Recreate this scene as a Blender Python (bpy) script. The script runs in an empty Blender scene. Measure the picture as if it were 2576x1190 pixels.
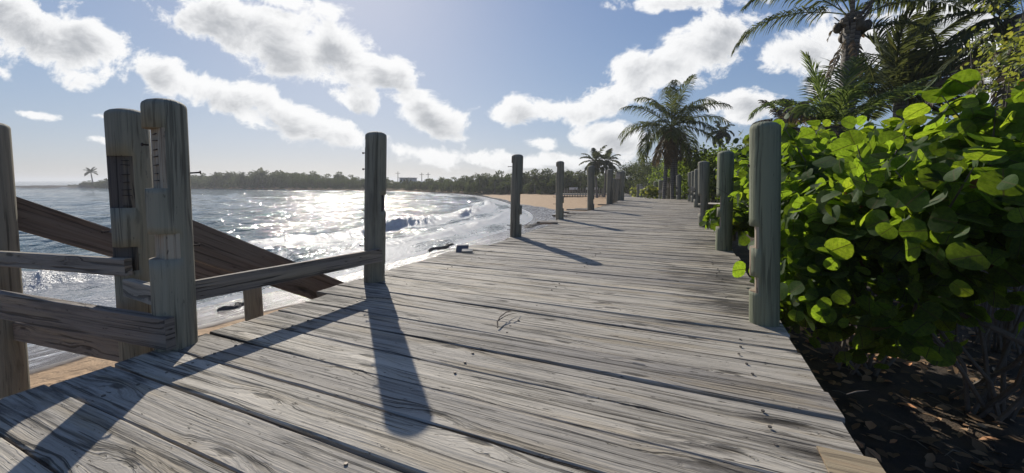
import bpy, math, random
import numpy as np
from mathutils import Vector, Matrix

R = math.radians
scene = bpy.context.scene
COL = scene.collection
random.seed(7)
rng = np.random.default_rng(7)

# ------------------------------------------------------------------ camera
PITCH, FPX, PPX, PPY = R(4.0), 1000.0, 1288.0, 524.0      # in units of a 2576 px wide picture
EYE = 1.0
camd = bpy.data.cameras.new('camera')
cam = bpy.data.objects.new('camera', camd)
COL.objects.link(cam)
cam.location = (0, 0, EYE)
cam.rotation_euler = (math.pi / 2 - PITCH, 0, 0)
camd.sensor_width = 36.0
camd.lens = 36.0 * FPX / 2576
camd.shift_y = -(595.0 - PPY) / 2576
camd.clip_start = 0.05
camd.clip_end = 20000
scene.camera = cam

SUN_AZ, SUN_EL = R(-21.1), R(29.9)
SUN_DIR = Vector((math.sin(SUN_AZ) * math.cos(SUN_EL), math.cos(SUN_AZ) * math.cos(SUN_EL), math.sin(SUN_EL)))


def ray(px, py):
    rx, up = (px - PPX) / FPX, (PPY - py) / FPX
    return Vector((rx, math.cos(PITCH) + up * math.sin(PITCH), -math.sin(PITCH) + up * math.cos(PITCH)))


def at_z(px, py, z):
    d = ray(px, py)
    return Vector((0, 0, EYE)) + d * ((z - EYE) / d.z)


def at_y(px, py, y):
    d = ray(px, py)
    return Vector((0, 0, EYE)) + d * (y / d.y)


# ------------------------------------------------------------------ node helper
class NT:
    def __init__(self, tree):
        self.t = tree
        self.t.nodes.clear()

    def n(self, kind, ins=None, out=0, **props):
        nd = self.t.nodes.new(kind)
        for k, v in props.items():
            setattr(nd, k, v)
        for k, v in (ins or {}).items():
            s = nd.inputs[k]
            if isinstance(v, bpy.types.NodeSocket):
                self.t.links.new(v, s)
            else:
                s.default_value = v
        return nd if out is None else nd.outputs[out]

    def math(self, op, a, b=0.0, c=0.0, clamp=False):
        return self.n('ShaderNodeMath', {0: a, 1: b, 2: c}, operation=op, use_clamp=clamp)

    def mix(self, f, a, b, blend='MIX'):
        nd = self.t.nodes.new('ShaderNodeMix')
        nd.data_type = 'RGBA'
        nd.blend_type = blend
        for s, v in ((nd.inputs[0], f), (nd.inputs[6], a), (nd.inputs[7], b)):
            if isinstance(v, bpy.types.NodeSocket):
                self.t.links.new(v, s)
            else:
                s.default_value = v
        return nd.outputs[2]

    def rng(self, v, a, b, c=0.0, d=1.0, smooth=True):
        return self.n('ShaderNodeMapRange', {'Value': v, 'From Min': a, 'From Max': b, 'To Min': c, 'To Max': d},
                      interpolation_type='SMOOTHSTEP' if smooth else 'LINEAR')

    def ramp(self, f, stops):
        nd = self.t.nodes.new('ShaderNodeValToRGB')
        e = nd.color_ramp.elements
        while len(e) < len(stops):
            e.new(0.5)
        for el, (p, c) in zip(e, stops):
            el.position = p
            el.color = (*c, 1)
        self.t.links.new(f, nd.inputs[0])
        return nd.outputs[0]

    def noise(self, v, scale, detail=4, rough=0.55, dim='3D', dist=0.0, out=0):
        return self.n('ShaderNodeTexNoise', {'Vector': v, 'Scale': scale, 'Detail': detail, 'Roughness': rough, 'Distortion': dist}, out=out, noise_dimensions=dim)

    def map(self, v, scale=(1, 1, 1), loc=(0, 0, 0), rot=(0, 0, 0), vt='POINT'):
        return self.n('ShaderNodeMapping', {'Vector': v, 'Location': loc, 'Rotation': rot, 'Scale': scale}, vector_type=vt)


# ------------------------------------------------------------------ world: sky with cumulus
world = bpy.data.worlds.new('World')
scene.world = world
world.use_nodes = True
SKY_STRENGTH = 0.09


def cloud_group():
    g = bpy.data.node_groups.new('cloud_density', 'ShaderNodeTree')
    g.interface.new_socket('Vector', in_out='INPUT', socket_type='NodeSocketVector')
    g.interface.new_socket('Density', in_out='OUTPUT', socket_type='NodeSocketFloat')
    T = NT(g)
    gi = T.n('NodeGroupInput')
    # heading and height of each cloud, seen from the beach: px centre, px radii, tilt (deg, clockwise), weight
    clouds = [
        (60, 70, 200, 85, 22, 1.0), (240, 110, 150, 75, 28, 1.0), (420, 190, 150, 52, 24, 1.0), (560, 235, 150, 52, 22, 1.05),
        (700, 275, 130, 46, 25, 1.0), (820, 320, 110, 42, 24, 1.0), (560, 60, 160, 75, 22, 1.0), (690, 95, 160, 85, 20, 1.05),
        (850, 120, 120, 75, 28, 1.05), (960, 175, 95, 45, 25, 1.0), (905, 255, 65, 34, 15, .95), (1075, 285, 100, 46, 26, 1.0),
        (1050, 385, 120, 30, 14, .8), (1300, 280, 70, 30, 5, .9), (1420, 275, 120, 40, -6, 1.0), (1530, 250, 100, 42, -8, .95), (1575, 165, 62, 50, -25, .95),
        (1780, 120, 130, 80, -18, 1.1), (1690, 160, 90, 50, -20, .9), (1365, 358, 46, 18, 0, .95), (1530, 350, 90, 42, -10, .85),
        (1880, 255, 100, 44, -6, .95), (1690, 5, 170, 26, -2, .85), (2010, 135, 120, 55, -12, .95), (2080, 210, 90, 30, -8, .8),
        (2330, 70, 230, 75, -6, .8), (260, 292, 45, 12, 8, .62), (75, 286, 55, 9, 8, .55), (265, 352, 40, 10, 8, .6),
        (1400, 405, 260, 18, 0, .55), (700, 5, 60, 18, 10, .7), (2700, 200, 260, 120, 0, .9), (-250, 120, 220, 80, 20, 1.0),
    ]
    acc = None
    for (px, py, rx, ry, rot, w) in clouds:
        d = ray(px, py)
        c = (d.x / d.y, d.z / d.y, 0)
        m = T.map(gi, scale=(rx / 1000, ry / 1000, 1), loc=c, rot=(0, 0, -R(rot)), vt='TEXTURE')
        ln = T.n('ShaderNodeVectorMath', {0: m}, operation='LENGTH', out='Value')
        v = T.math('MULTIPLY_ADD', ln, -0.62 * w, 0.62 * w)
        acc = v if acc is None else T.math('SMOOTH_MAX', acc, v, 0.10)
    m = T.map(gi, scale=(1, 1.35, 1), rot=(0, 0, R(8)))
    wv = T.noise(m, 5.0, 2, 0.5, '2D', out=1)
    wv = T.n('ShaderNodeVectorMath', {0: wv, 1: (0.5, 0.5, 0.5)}, operation='SUBTRACT')
    m2 = T.n('ShaderNodeVectorMath', {0: wv, 1: (0.09, 0.09, 0), 2: m}, operation='MULTIPLY_ADD')
    f1 = T.noise(m2, 8.5, 10, 0.64, '2D')
    f2 = T.noise(m2, 2.6, 3, 0.5, '2D')
    f = T.math('ADD', T.math('MULTIPLY', T.math('SUBTRACT', f1, 0.5), 1.45), T.math('MULTIPLY', T.math('SUBTRACT', f2, 0.5), 0.7))
    T.n('NodeGroupOutput', {0: T.math('ADD', acc, f)}, out=None)
    return g


W = NT(world.node_tree)
sky = W.n('ShaderNodeTexSky', sky_type='NISHITA', sun_disc=False, sun_elevation=SUN_EL, sun_rotation=SUN_AZ,
          altitude=0.0, air_density=1.0, dust_density=0.5, ozone_density=3.0)
gen = W.n('ShaderNodeTexCoord', out='Generated')
sep = W.n('ShaderNodeSeparateXYZ', {0: gen}, out=None)
dy = W.math('MAXIMUM', sep.outputs[1], 0.05)
uv = W.n('ShaderNodeCombineXYZ', {0: W.math('DIVIDE', sep.outputs[0], dy), 1: W.math('DIVIDE', sep.outputs[2], dy), 2: 0.0})
cg = cloud_group()


def dens(v):
    nd = W.t.nodes.new('ShaderNodeGroup')
    nd.node_tree = cg
    W.t.links.new(v, nd.inputs[0])
    return nd.outputs[0]


d0 = dens(uv)
su = Vector((SUN_DIR.x / SUN_DIR.y, SUN_DIR.z / SUN_DIR.y, 0))
tosun = W.n('ShaderNodeVectorMath', {0: tuple(su), 1: uv}, operation='SUBTRACT')
tosun = W.n('ShaderNodeVectorMath', {0: tosun}, operation='NORMALIZE')
uv2 = W.n('ShaderNodeVectorMath', {0: tosun, 1: (0.030, 0.030, 0), 2: uv}, operation='MULTIPLY_ADD')
d1 = dens(uv2)
front = W.math('MULTIPLY', W.rng(sep.outputs[1], 0.08, 0.2), W.rng(sep.outputs[2], 0.0, 0.03))
cover = W.math('MULTIPLY', W.rng(d0, -0.08, 0.19), front)
thick = W.rng(W.math('ADD', W.math('MULTIPLY', d0, 0.45), W.math('MULTIPLY', d1, 0.75)), 0.12, 0.90)
CB, CS = 8.3, 3.9
cloudc = W.mix(thick, (CB, CB, CB * 1.0, 1), (CS * .96, CS * 1.0, CS * 1.07, 1))
# bright sky round the sun rolls off the way a camera records it
SK = 9.5
s3 = W.n('ShaderNodeVectorMath', {0: sky, 1: (0.88, 0.98, 1.38)}, operation='MULTIPLY')
s3 = W.n('ShaderNodeVectorMath', {0: s3, 1: W.n('ShaderNodeVectorMath', {0: s3, 1: (1 / SK, 1 / SK, 1 / SK), 2: (1, 1, 1)}, operation='MULTIPLY_ADD')}, operation='DIVIDE')
skyc = s3
out = W.mix(W.math("MULTIPLY", cover, 0.96), skyc, cloudc)
bg = W.n('ShaderNodeBackground', {'Color': out, 'Strength': SKY_STRENGTH})
W.n('ShaderNodeOutputWorld', {'Surface': bg}, out=None)

# ------------------------------------------------------------------ sun
sund = bpy.data.lights.new('sun', 'SUN')
sund.energy = 3.5
sund.angle = R(0.5)
sund.color = (1.0, 0.93, 0.82)
sun = bpy.data.objects.new('sun', sund)
COL.objects.link(sun)
sun.rotation_euler = SUN_DIR.to_track_quat('Z', 'Y').to_euler()
sun.location = (-10, 20, 30)

scene.view_settings.view_transform = 'Standard'
scene.view_settings.look = 'None'
scene.view_settings.exposure = 0.42
scene.view_settings.gamma = 1.0
scene.render.engine = 'CYCLES'
scene.cycles.use_denoising = True
scene.cycles.max_bounces = 6
scene.cycles.diffuse_bounces = 3
scene.cycles.glossy_bounces = 3
scene.cycles.transmission_bounces = 4
scene.cycles.transparent_max_bounces = 6
scene.cycles.volume_bounces = 0
scene.cycles.sample_clamp_direct = 0
scene.cycles.sample_clamp_indirect = 4
scene.cycles.caustics_reflective = False
scene.cycles.caustics_refractive = False


# ------------------------------------------------------------------ mesh helpers
class MB:
    """collects verts / faces / uvs / material slots of ONE mesh"""

    def __init__(self):
        self.v, self.f, self.uv, self.mi = [], [], [], []

    def face(self, idx, uvs, mi=0):
        self.f.append(idx)
        self.uv.extend(uvs)
        self.mi.append(mi)

    def build(self, name, mats, parent=None, smooth=False, loc=None):
        me = bpy.data.meshes.new(name)
        vs = self.v
        if loc is not None:
            vs = [(v[0] - loc[0], v[1] - loc[1], v[2] - loc[2]) for v in vs]
        me.from_pydata([tuple(v) for v in vs], [], self.f)
        if self.uv:
            l = me.uv_layers.new(name='UVMap')
            l.data.foreach_set('uv', np.array(self.uv, dtype=np.float32).ravel())
        for m in (mats if isinstance(mats, (list, tuple)) else [mats]):
            me.materials.append(m)
        me.polygons.foreach_set('material_index', np.array(self.mi, dtype=np.int32))
        if smooth:
            me.polygons.foreach_set('use_smooth', np.ones(len(self.f), dtype=bool))
        me.update()
        return link(name, me, parent, loc)


def link(name, me, parent=None, loc=None):
    o = bpy.data.objects.new(name, me)
    COL.objects.link(o)
    if loc is not None:
        o.location = loc
    if parent is not None:
        o.parent = parent
        # children are modelled in world space: take the parent's place off again
        o.matrix_parent_inverse = parent_world(parent).inverted()
    return o


def parent_world(o):
    return o.matrix_basis.copy() if o.parent is None else parent_world(o.parent) @ o.matrix_parent_inverse @ o.matrix_basis


def build_np(name, verts, faces, mats, uvs=None, parent=None, smooth=False, attrs=None, loc=None):
    """verts (n,3), faces (m,k) arrays"""
    verts = np.asarray(verts, dtype=np.float32)
    faces = np.asarray(faces, dtype=np.int32)
    if loc is not None:
        verts = verts - np.asarray(loc, dtype=np.float32)
    me = bpy.data.meshes.new(name)
    n, (m, k) = len(verts), faces.shape
    me.vertices.add(n)
    me.vertices.foreach_set('co', verts.ravel())
    me.loops.add(m * k)
    me.loops.foreach_set('vertex_index', faces.ravel())
    me.polygons.add(m)
    me.polygons.foreach_set('loop_start', np.arange(0, m * k, k, dtype=np.int32))
    me.polygons.foreach_set('loop_total', np.full(m, k, dtype=np.int32))
    if smooth:
        me.polygons.foreach_set('use_smooth', np.ones(m, dtype=bool))
    if uvs is not None:
        l = me.uv_layers.new(name='UVMap')
        l.data.foreach_set('uv', np.asarray(uvs, dtype=np.float32)[faces.ravel()].ravel())
    for an, av in (attrs or {}).items():
        a = me.attributes.new(an, 'FLOAT', 'POINT')
        a.data.foreach_set('value', np.asarray(av, dtype=np.float32))
    for mt in (mats if isinstance(mats, (list, tuple)) else [mats]):
        me.materials.append(mt)
    me.update(calc_edges=True)
    me.validate()
    return link(name, me, parent, loc)


def tag(o, label=None, cat=None, group=None, kind=None):
    if label: o['label'] = label
    if cat: o['category'] = cat
    if group: o['group'] = group
    if kind: o['kind'] = kind
    return o


def empty(name, loc, label=None, cat=None, group=None):
    o = bpy.data.objects.new(name, None)
    o.empty_display_size = 0.2
    COL.objects.link(o)
    o.location = loc
    return tag(o, label, cat, group)


def tube(mb, pts, rad, nseg=8, cap=True, u0=0.0, mi=0):
    pts = [Vector(p) for p in pts]
    if not isinstance(rad, (list, tuple)):
        rad = [rad] * len(pts)
    base = len(mb.v)
    t = (pts[-1] - pts[0]).normalized()
    ref = Vector((0, 0, 1)) if abs(t.z) < 0.9 else Vector((1, 0, 0))
    u = u0
    for i, p in enumerate(pts):
        t = (pts[min(i + 1, len(pts) - 1)] - pts[max(i - 1, 0)]).normalized()
        a = t.cross(ref).normalized()
        b = a.cross(t)
        for k in range(nseg):
            an = 2 * math.pi * k / nseg
            mb.v.append(p + (a * math.cos(an) + b * math.sin(an)) * rad[i])
    for i in range(len(pts) - 1):
        L = (pts[i + 1] - pts[i]).length
        for k in range(nseg):
            k2 = (k + 1) % nseg
            q = (base + i * nseg + k, base + i * nseg + k2, base + (i + 1) * nseg + k2, base + (i + 1) * nseg + k)
            c = 2 * math.pi * rad[i] / nseg
            mb.face(q, [(u, k * c), (u, (k + 1) * c), (u + L, (k + 1) * c), (u + L, k * c)], mi)
        u += L
    if cap:
        for i, rev in ((0, False), (len(pts) - 1, True)):
            idx = [base + i * nseg + k for k in range(nseg)]
            if rev: idx = idx[::-1]
            mb.face(idx, [(u0, 0.01 * j) for j in range(nseg)], mi)


def board(mb, p0, p1, w, t, wdir, seg=1, ch=0.006, jit=0.0, uvo=(0, 0), mi=0, bow=0.0, cup=0.0):
    """a sawn board from p0 to p1 with chamfered edges; p0/p1 are the centre line of its section, wdir its width direction"""
    p0, p1 = Vector(p0), Vector(p1)
    ax = (p1 - p0).normalized()
    wd = Vector(wdir)
    wd = (wd - ax * wd.dot(ax)).normalized()
    td = ax.cross(wd).normalized()
    if td.z < 0:
        td = -td
    a, b = w / 2, t / 2
    prof = [(-a, -b), (a, -b), (a, b - ch), (a - ch, b), (0, b - cup), (-a + ch, b), (-a, b - ch)]
    n = len(prof)
    base = len(mb.v)
    L = (p1 - p0).length
    per = [0]
    for i in range(n):
        q, r = prof[i], prof[(i + 1) % n]
        per.append(per[-1] + math.hypot(q[0] - r[0], q[1] - r[1]))
    ph = random.uniform(0, 6.28)
    for s in range(seg + 1):
        f = s / seg
        c = p0 + ax * (L * f) + td * (bow * math.sin(f * 5.0 + ph))
        for (x, y) in prof:
            j = (random.uniform(-jit, jit), random.uniform(-jit, jit) * .6)
            mb.v.append(c + wd * (x + j[0]) + td * (y + j[1]))
    flip = ax.cross(wd).dot(td) > 0
    for s in range(seg):
        for i in range(n):
            i2 = (i + 1) % n
            q = [base + s * n + i, base + s * n + i2, base + (s + 1) * n + i2, base + (s + 1) * n + i]
            u0, u1 = uvo[0] + L * s / seg, uvo[0] + L * (s + 1) / seg
            uu = [(u0, uvo[1] + per[i]), (u0, uvo[1] + per[i + 1]), (u1, uvo[1] + per[i + 1]), (u1, uvo[1] + per[i])]
            if not flip:
                q, uu = q[::-1], uu[::-1]
            mb.face(q, uu, mi)
    for s in (0, seg):
        idx = [base + s * n + i for i in range(n)]
        uu = [(uvo[0] + prof[i][1], uvo[1] + prof[i][0]) for i in range(n)]
        if (s == 0) == flip:
            idx, uu = idx[::-1], uu[::-1]
        mb.face(idx, uu, mi)


# ------------------------------------------------------------------ materials
def new_mat(name):
    m = bpy.data.materials.new(name)
    m.use_nodes = True
    return m, NT(m.node_tree)


def finish(T, sh, disp=None):
    T.n('ShaderNodeOutputMaterial', {'Surface': sh}, out=None)


def wood_mat(name, light, mid, dark, stain=0.5, warm=(0.45, 0.36, 0.22), warm_amt=0.25, bump=1.0, knots=1.0, rough=0.75, crack=1.0, fine=70.0, spec=0.35):
    m, T = new_mat(name)
    uv = T.n('ShaderNodeUVMap', uv_map='UVMap')
    pos = T.n('ShaderNodeNewGeometry', out='Position')
    s = T.n('ShaderNodeSeparateXYZ', {0: uv}, out=None)
    kv = T.map(uv, scale=(1.05, 4.2, 1))
    kd = T.n('ShaderNodeTexVoronoi', {'Vector': kv, 'Scale': 1.0, 'Randomness': 1.0}, voronoi_dimensions='2D', feature='F1')
    kj = T.noise(kv, 9.0, 2, 0.6, '2D')
    kd = T.math('ADD', kd, T.math('MULTIPLY', T.math('SUBTRACT', kj, 0.5), 0.10))
    kf = T.math('MULTIPLY', T.rng(kd, 0.30, 0.0), knots)
    wav = T.noise(T.map(uv, scale=(0.9, 5.0, 1)), 1.0, 2, 0.5, '2D')
    v2 = T.math('ADD', s.outputs[1], T.math('ADD', T.math('MULTIPLY', kf, 0.040), T.math('MULTIPLY', wav, 0.022)))
    gv = T.n('ShaderNodeCombineXYZ', {0: T.math('MULTIPLY', s.outputs[0], 1.15), 1: T.math('MULTIPLY', v2, fine), 2: 0.0})
    g1 = T.noise(gv, 1.0, 5, 0.72, '2D')
    gv2 = T.n('ShaderNodeCombineXYZ', {0: T.math('MULTIPLY', s.outputs[0], 0.5), 1: T.math('MULTIPLY', v2, 19.0), 2: 3.0})
    g2 = T.noise(gv2, 1.0, 5, 0.6, '2D')
    gv3 = T.n('ShaderNodeCombineXYZ', {0: T.math('MULTIPLY', s.outputs[0], 0.8), 1: T.math('MULTIPLY', v2, fine * .6), 2: 0.0})
    ck = T.noise(gv3, 1.0, 3, 0.6, '2D')
    ck = T.rng(ck, 0.425, 0.375)
    ckw = T.noise(T.map(uv, scale=(1.3, 9, 1)), 1.0, 2, 0.5, '2D')
    ck = T.math('MULTIPLY', ck, T.math('MULTIPLY', T.rng(ckw, 0.30, 0.52), crack))
    # check marks across small torn spots
    tear = T.noise(T.map(uv, scale=(9, 42, 1), loc=(7, 2, 0)), 1.0, 4, 0.7, '2D')
    tear = T.math('MULTIPLY', T.rng(tear, 0.66, 0.74), crack)
    tone = T.math('ADD', T.math('MULTIPLY', g1, 0.55), T.math('MULTIPLY', g2, 0.45))
    c = T.ramp(tone, [(0.345, dark), (0.44, mid), (0.56, light)])
    # board to board drift
    bd = T.noise(T.map(uv, scale=(0.12, 0.9, 1)), 1.0, 1, 0.5, '2D')
    c = T.mix(1.0, c, T.ramp(bd, [(0.3, (0.72, 0.72, 0.74)), (0.7, (1.14, 1.13, 1.10))]), 'MULTIPLY')
    wm = T.noise(T.map(uv, scale=(0.9, 9.0, 1), loc=(3, 11, 0)), 1.0, 3, 0.6, '2D')
    c = T.mix(T.math('MULTIPLY', T.rng(wm, 0.50, 0.70), warm_amt), c, (*warm, 1))
    # mildew and tar-dark weathering, dragged along the grain
    st = T.noise(T.map(uv, scale=(1.5, 15.0, 1), loc=(1, 5, 0)), 1.0, 6, 0.68, '2D')
    big = T.noise(pos, 0.75, 3, 0.6)
    stm = T.math('ADD', T.math('SUBTRACT', st, 0.5), T.math('MULTIPLY', T.math('SUBTRACT', big, 0.5), 1.0))
    att = T.n('ShaderNodeAttribute', attribute_name='grime', out='Fac')
    stm = T.math('ADD', stm, T.math('MULTIPLY', att, 0.42))
    stm = T.rng(stm, 0.10, 0.36, 0.0, stain)
    c = T.mix(stm, c, (dark[0] * .32, dark[1] * .32, dark[2] * .34, 1))
    kdk = T.math('MULTIPLY', T.rng(kd, 0.085, 0.03), 0.8 * knots)
    c = T.mix(kdk, c, (dark[0] * .35, dark[1] * .33, dark[2] * .3, 1))
    c = T.mix(T.math('MULTIPLY', T.math('MAXIMUM', ck, tear), 0.88), c, (dark[0] * .16, dark[1] * .16, dark[2] * .16, 1))
    h = T.math('SUBTRACT', T.math('ADD', T.math('MULTIPLY', g1, 0.6), T.math('MULTIPLY', g2, 0.5)),
               T.math('ADD', T.math('MULTIPLY', T.math('MAXIMUM', ck, tear), 1.0), T.math('MULTIPLY', kdk, 0.5)))
    b = T.n('ShaderNodeBump', {'Height': h, 'Strength': 0.8 * bump, 'Distance': 0.011})
    p = T.n('ShaderNodeBsdfPrincipled', {'Base Color': c, 'Roughness': rough, 'Normal': b, 'Specular IOR Level': spec})
    finish(T, p)
    return m


DECK = wood_mat('weathered_deck_wood', (0.475, 0.435, 0.37), (0.35, 0.32, 0.27), (0.135, 0.12, 0.10), stain=0.92, warm=(.40, .31, .18), warm_amt=0.36, bump=1.4, rough=0.68, spec=0.22, crack=.8, fine=80.0)
RAILW = wood_mat('weathered_rail_wood', (0.27, 0.235, 0.20), (0.19, 0.165, 0.14), (0.09, 0.08, 0.07), stain=0.4, warm_amt=0.3, crack=.8, rough=0.7)
RAILP = wood_mat('pale_rail_wood', (0.36, 0.33, 0.28), (0.27, 0.245, 0.205), (0.13, 0.115, 0.1), stain=0.45, warm_amt=0.3, crack=.8, rough=0.7, fine=45)
STAIRW = wood_mat('brown_board_wood', (0.19, 0.158, 0.13), (0.14, 0.116, 0.096), (0.08, 0.067, 0.056), stain=0.3, warm=(0.16, .10, .06), warm_amt=0.4, crack=.6, fine=50)
POSTG = wood_mat('grey_green_post_wood', (0.29, 0.278, 0.215), (0.228, 0.22, 0.17), (0.135, 0.132, 0.104), stain=0.4, warm_amt=0.12, knots=.5, crack=.6, fine=55, bump=.8)
POSTGREEN = wood_mat('green_treated_post_wood', (0.245, 0.265, 0.175), (0.195, 0.212, 0.14), (0.122, 0.134, 0.09), stain=0.4, warm=(.26, .24, .18), warm_amt=0.14, knots=.4, crack=.6, fine=55, bump=.8)
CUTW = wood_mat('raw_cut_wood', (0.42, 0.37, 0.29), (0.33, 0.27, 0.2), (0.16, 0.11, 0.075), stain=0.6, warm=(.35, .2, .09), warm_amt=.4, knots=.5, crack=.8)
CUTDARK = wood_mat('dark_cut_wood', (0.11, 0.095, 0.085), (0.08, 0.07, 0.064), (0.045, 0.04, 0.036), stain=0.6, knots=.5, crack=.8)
FRESH = wood_mat('pale_repair_wood', (0.36, 0.29, 0.19), (0.30, 0.235, 0.15), (0.17, 0.12, 0.08), stain=0.6, warm=(.3, .15, .07), warm_amt=.3, knots=.6, crack=.4)
PALE = wood_mat('bleached_stub_wood', (0.66, 0.6, 0.5), (0.54, 0.48, 0.4), (0.3, 0.26, 0.2), stain=0.3, crack=.5, knots=.3)


def simple_mat(name, col, rough=0.6, metal=0.0, var=0.25, scale=8.0, spec=0.4):
    m, T = new_mat(name)
    pos = T.n('ShaderNodeTexCoord', out='Object')
    n = T.noise(pos, scale, 5, 0.6)
    c = T.mix(n, (col[0] * (1 - var), col[1] * (1 - var), col[2] * (1 - var), 1), (col[0] * (1 + var), col[1] * (1 + var), col[2] * (1 + var), 1))
    b = T.n('ShaderNodeBump', {'Height': n, 'Strength': 0.3, 'Distance': 0.01})
    finish(T, T.n('ShaderNodeBsdfPrincipled', {'Base Color': c, 'Roughness': rough, 'Metallic': metal, 'Normal': b, 'Specular IOR Level': spec}))
    return m


RUST = simple_mat('rusty_nail', (0.045, 0.032, 0.026), 0.7, 0.3)
STEEL = simple_mat('worn_screw', (0.16, 0.14, 0.12), 0.6, 0.5)
ROCK = simple_mat('dark_reef_rock', (0.045, 0.042, 0.04), 0.8, scale=0.6, var=.5)
WALL = simple_mat('white_house_wall', (0.55, 0.55, 0.54), 0.8)
ROOFW = simple_mat('bright_metal_roof', (0.75, 0.75, 0.74), 0.5)
ROOFD = simple_mat('dull_house_roof', (0.3, 0.29, 0.28), 0.7)
GLASS = simple_mat('dark_window', (0.03, 0.035, 0.04), 0.15)
POLE = simple_mat('pole_timber', (0.10, 0.085, 0.07), 0.8)
SLATE = simple_mat('charred_board', (0.10, 0.10, 0.105), 0.55, var=.4, scale=30)
TWIG = simple_mat('dry_twig', (0.20, 0.16, 0.12), 0.8, var=.4, scale=40)
BARK = simple_mat('shrub_bark', (0.13, 0.112, 0.095), 0.85, var=.5, scale=25)
BLEACH = simple_mat('bleached_branch', (0.62, 0.55, 0.46), 0.8)
COCO = simple_mat('coconut_husk', (0.075, 0.055, 0.03), 0.6, var=.5)


def leaf_mat(name, col, trans, gloss=0.28, rough=0.6, veins=False, vary=0.5, tmix=0.5, rnd_scale=2.5):
    m, T = new_mat(name)
    geo = T.n('ShaderNodeNewGeometry', out=None)
    rnd = geo.outputs['Random Per Island']
    h = T.math('MULTIPLY_ADD', rnd, vary, 1.0 - vary / 2)
    yel = T.rng(rnd, 0.80, 1.0)
    c = T.mix(T.math('MULTIPLY', yel, 0.5), (*col, 1), (col[0] * 2.2, col[1] * 1.35, col[2], 1))
    t = T.mix(T.math('MULTIPLY', yel, 0.5), (*trans, 1), (trans[0] * 1.45, trans[1] * 1.05, trans[2], 1))
    sc = T.n('ShaderNodeCombineColor', {0: h, 1: h, 2: h})
    c, t = T.mix(1.0, c, sc, 'MULTIPLY'), T.mix(1.0, t, sc, 'MULTIPLY')
    if veins:
        uv = T.n('ShaderNodeUVMap', uv_map='UVMap')
        s = T.n('ShaderNodeSeparateXYZ', {0: uv}, out=None)
        ax = T.math('ABSOLUTE', s.outputs[0])
        mid = T.rng(ax, 0.055, 0.02)
        w = T.math('ADD', T.math('MULTIPLY', s.outputs[1], 3.2), T.math('MULTIPLY', ax, -2.4))
        w = T.math('ABSOLUTE', T.math('SUBTRACT', T.math('FRACT', w), 0.5))
        sv = T.math('MULTIPLY', T.rng(w, 0.07, 0.02), 0.55)
        vn = T.math('MAXIMUM', mid, sv)
        t = T.mix(vn, t, (trans[0] * .28, trans[1] * .22, trans[2] * .3, 1))
        c = T.mix(T.math('MULTIPLY', vn, .5), c, (0.22, 0.16, 0.07, 1))
        bl = T.noise(uv, 3.0, 4, 0.6, '2D')
        t = T.mix(1.0, t, T.ramp(bl, [(0.35, (0.62, 0.66, 0.5)), (0.65, (1.12, 1.1, 1.1))]), 'MULTIPLY')
        brn = T.rng(rnd, 0.006, 0.004)
        c = T.mix(brn, c, (0.12, 0.065, 0.03, 1))
        t = T.mix(brn, t, (0.22, 0.10, 0.03, 1))
        bsp = T.rng(T.noise(T.map(uv, loc=(5, 5, 0)), 7.0, 3, 0.6, '2D'), 0.68, 0.74)
        t = T.mix(T.math('MULTIPLY', bsp, .6), t, (0.16, 0.09, 0.03, 1))
    d = T.n('ShaderNodeBsdfDiffuse', {'Color': c})
    tr = T.n('ShaderNodeBsdfTranslucent', {'Color': t})
    a = T.n('ShaderNodeMixShader', {0: tmix, 1: d, 2: tr})
    g = T.n('ShaderNodeBsdfGlossy', {'Color': (0.9, 0.95, 0.9, 1), 'Roughness': rough})
    fr = T.n('ShaderNodeFresnel', {'IOR': 1.4})
    fr = T.math('MULTIPLY', T.math('MINIMUM', fr, 0.22), gloss * 2.4, clamp=True)
    finish(T, T.n('ShaderNodeMixShader', {0: fr, 1: a, 2: g}))
    return m


GRAPE = leaf_mat('sea_grape_leaf', (0.026, 0.055, 0.015), (0.40, 0.60, 0.035), veins=True, gloss=.07, tmix=.44, vary=.8)
GRAPE_FAR = leaf_mat('sea_grape_hedge_leaf', (0.027, 0.045, 0.013), (0.27, 0.38, 0.03), gloss=.10, tmix=.42, vary=.8)
VINE = leaf_mat('vine_leaf', (0.06, 0.085, 0.025), (0.40, 0.44, 0.06), gloss=.16, tmix=.5)
PALM = leaf_mat('palm_leaf', (0.05, 0.065, 0.03), (0.17, 0.20, 0.05), gloss=.035, rough=.6, tmix=.4)
PALMG = leaf_mat('young_palm_leaf', (0.06, 0.09, 0.03), (0.22, 0.30, 0.06), gloss=.035, rough=.6, tmix=.45)
DEADP = leaf_mat('dead_palm_leaf', (0.13, 0.10, 0.065), (0.20, 0.15, 0.08), gloss=.08, tmix=.35)
GREYP = leaf_mat('grey_palm_leaf', (0.12, 0.115, 0.10), (0.16, 0.15, 0.11), gloss=.04, tmix=.35)
FARL = leaf_mat('far_tree_leaf', (0.045, 0.06, 0.028), (0.12, 0.15, 0.04), gloss=.08, tmix=.4)
FARP = leaf_mat('far_palm_leaf', (0.05, 0.062, 0.035), (0.14, 0.16, 0.06), gloss=.04, tmix=.4)
LITTER = leaf_mat('dry_litter_leaf', (0.34, 0.22, 0.13), (0.16, 0.10, 0.05), gloss=.1, tmix=.15, vary=1.0)


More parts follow.
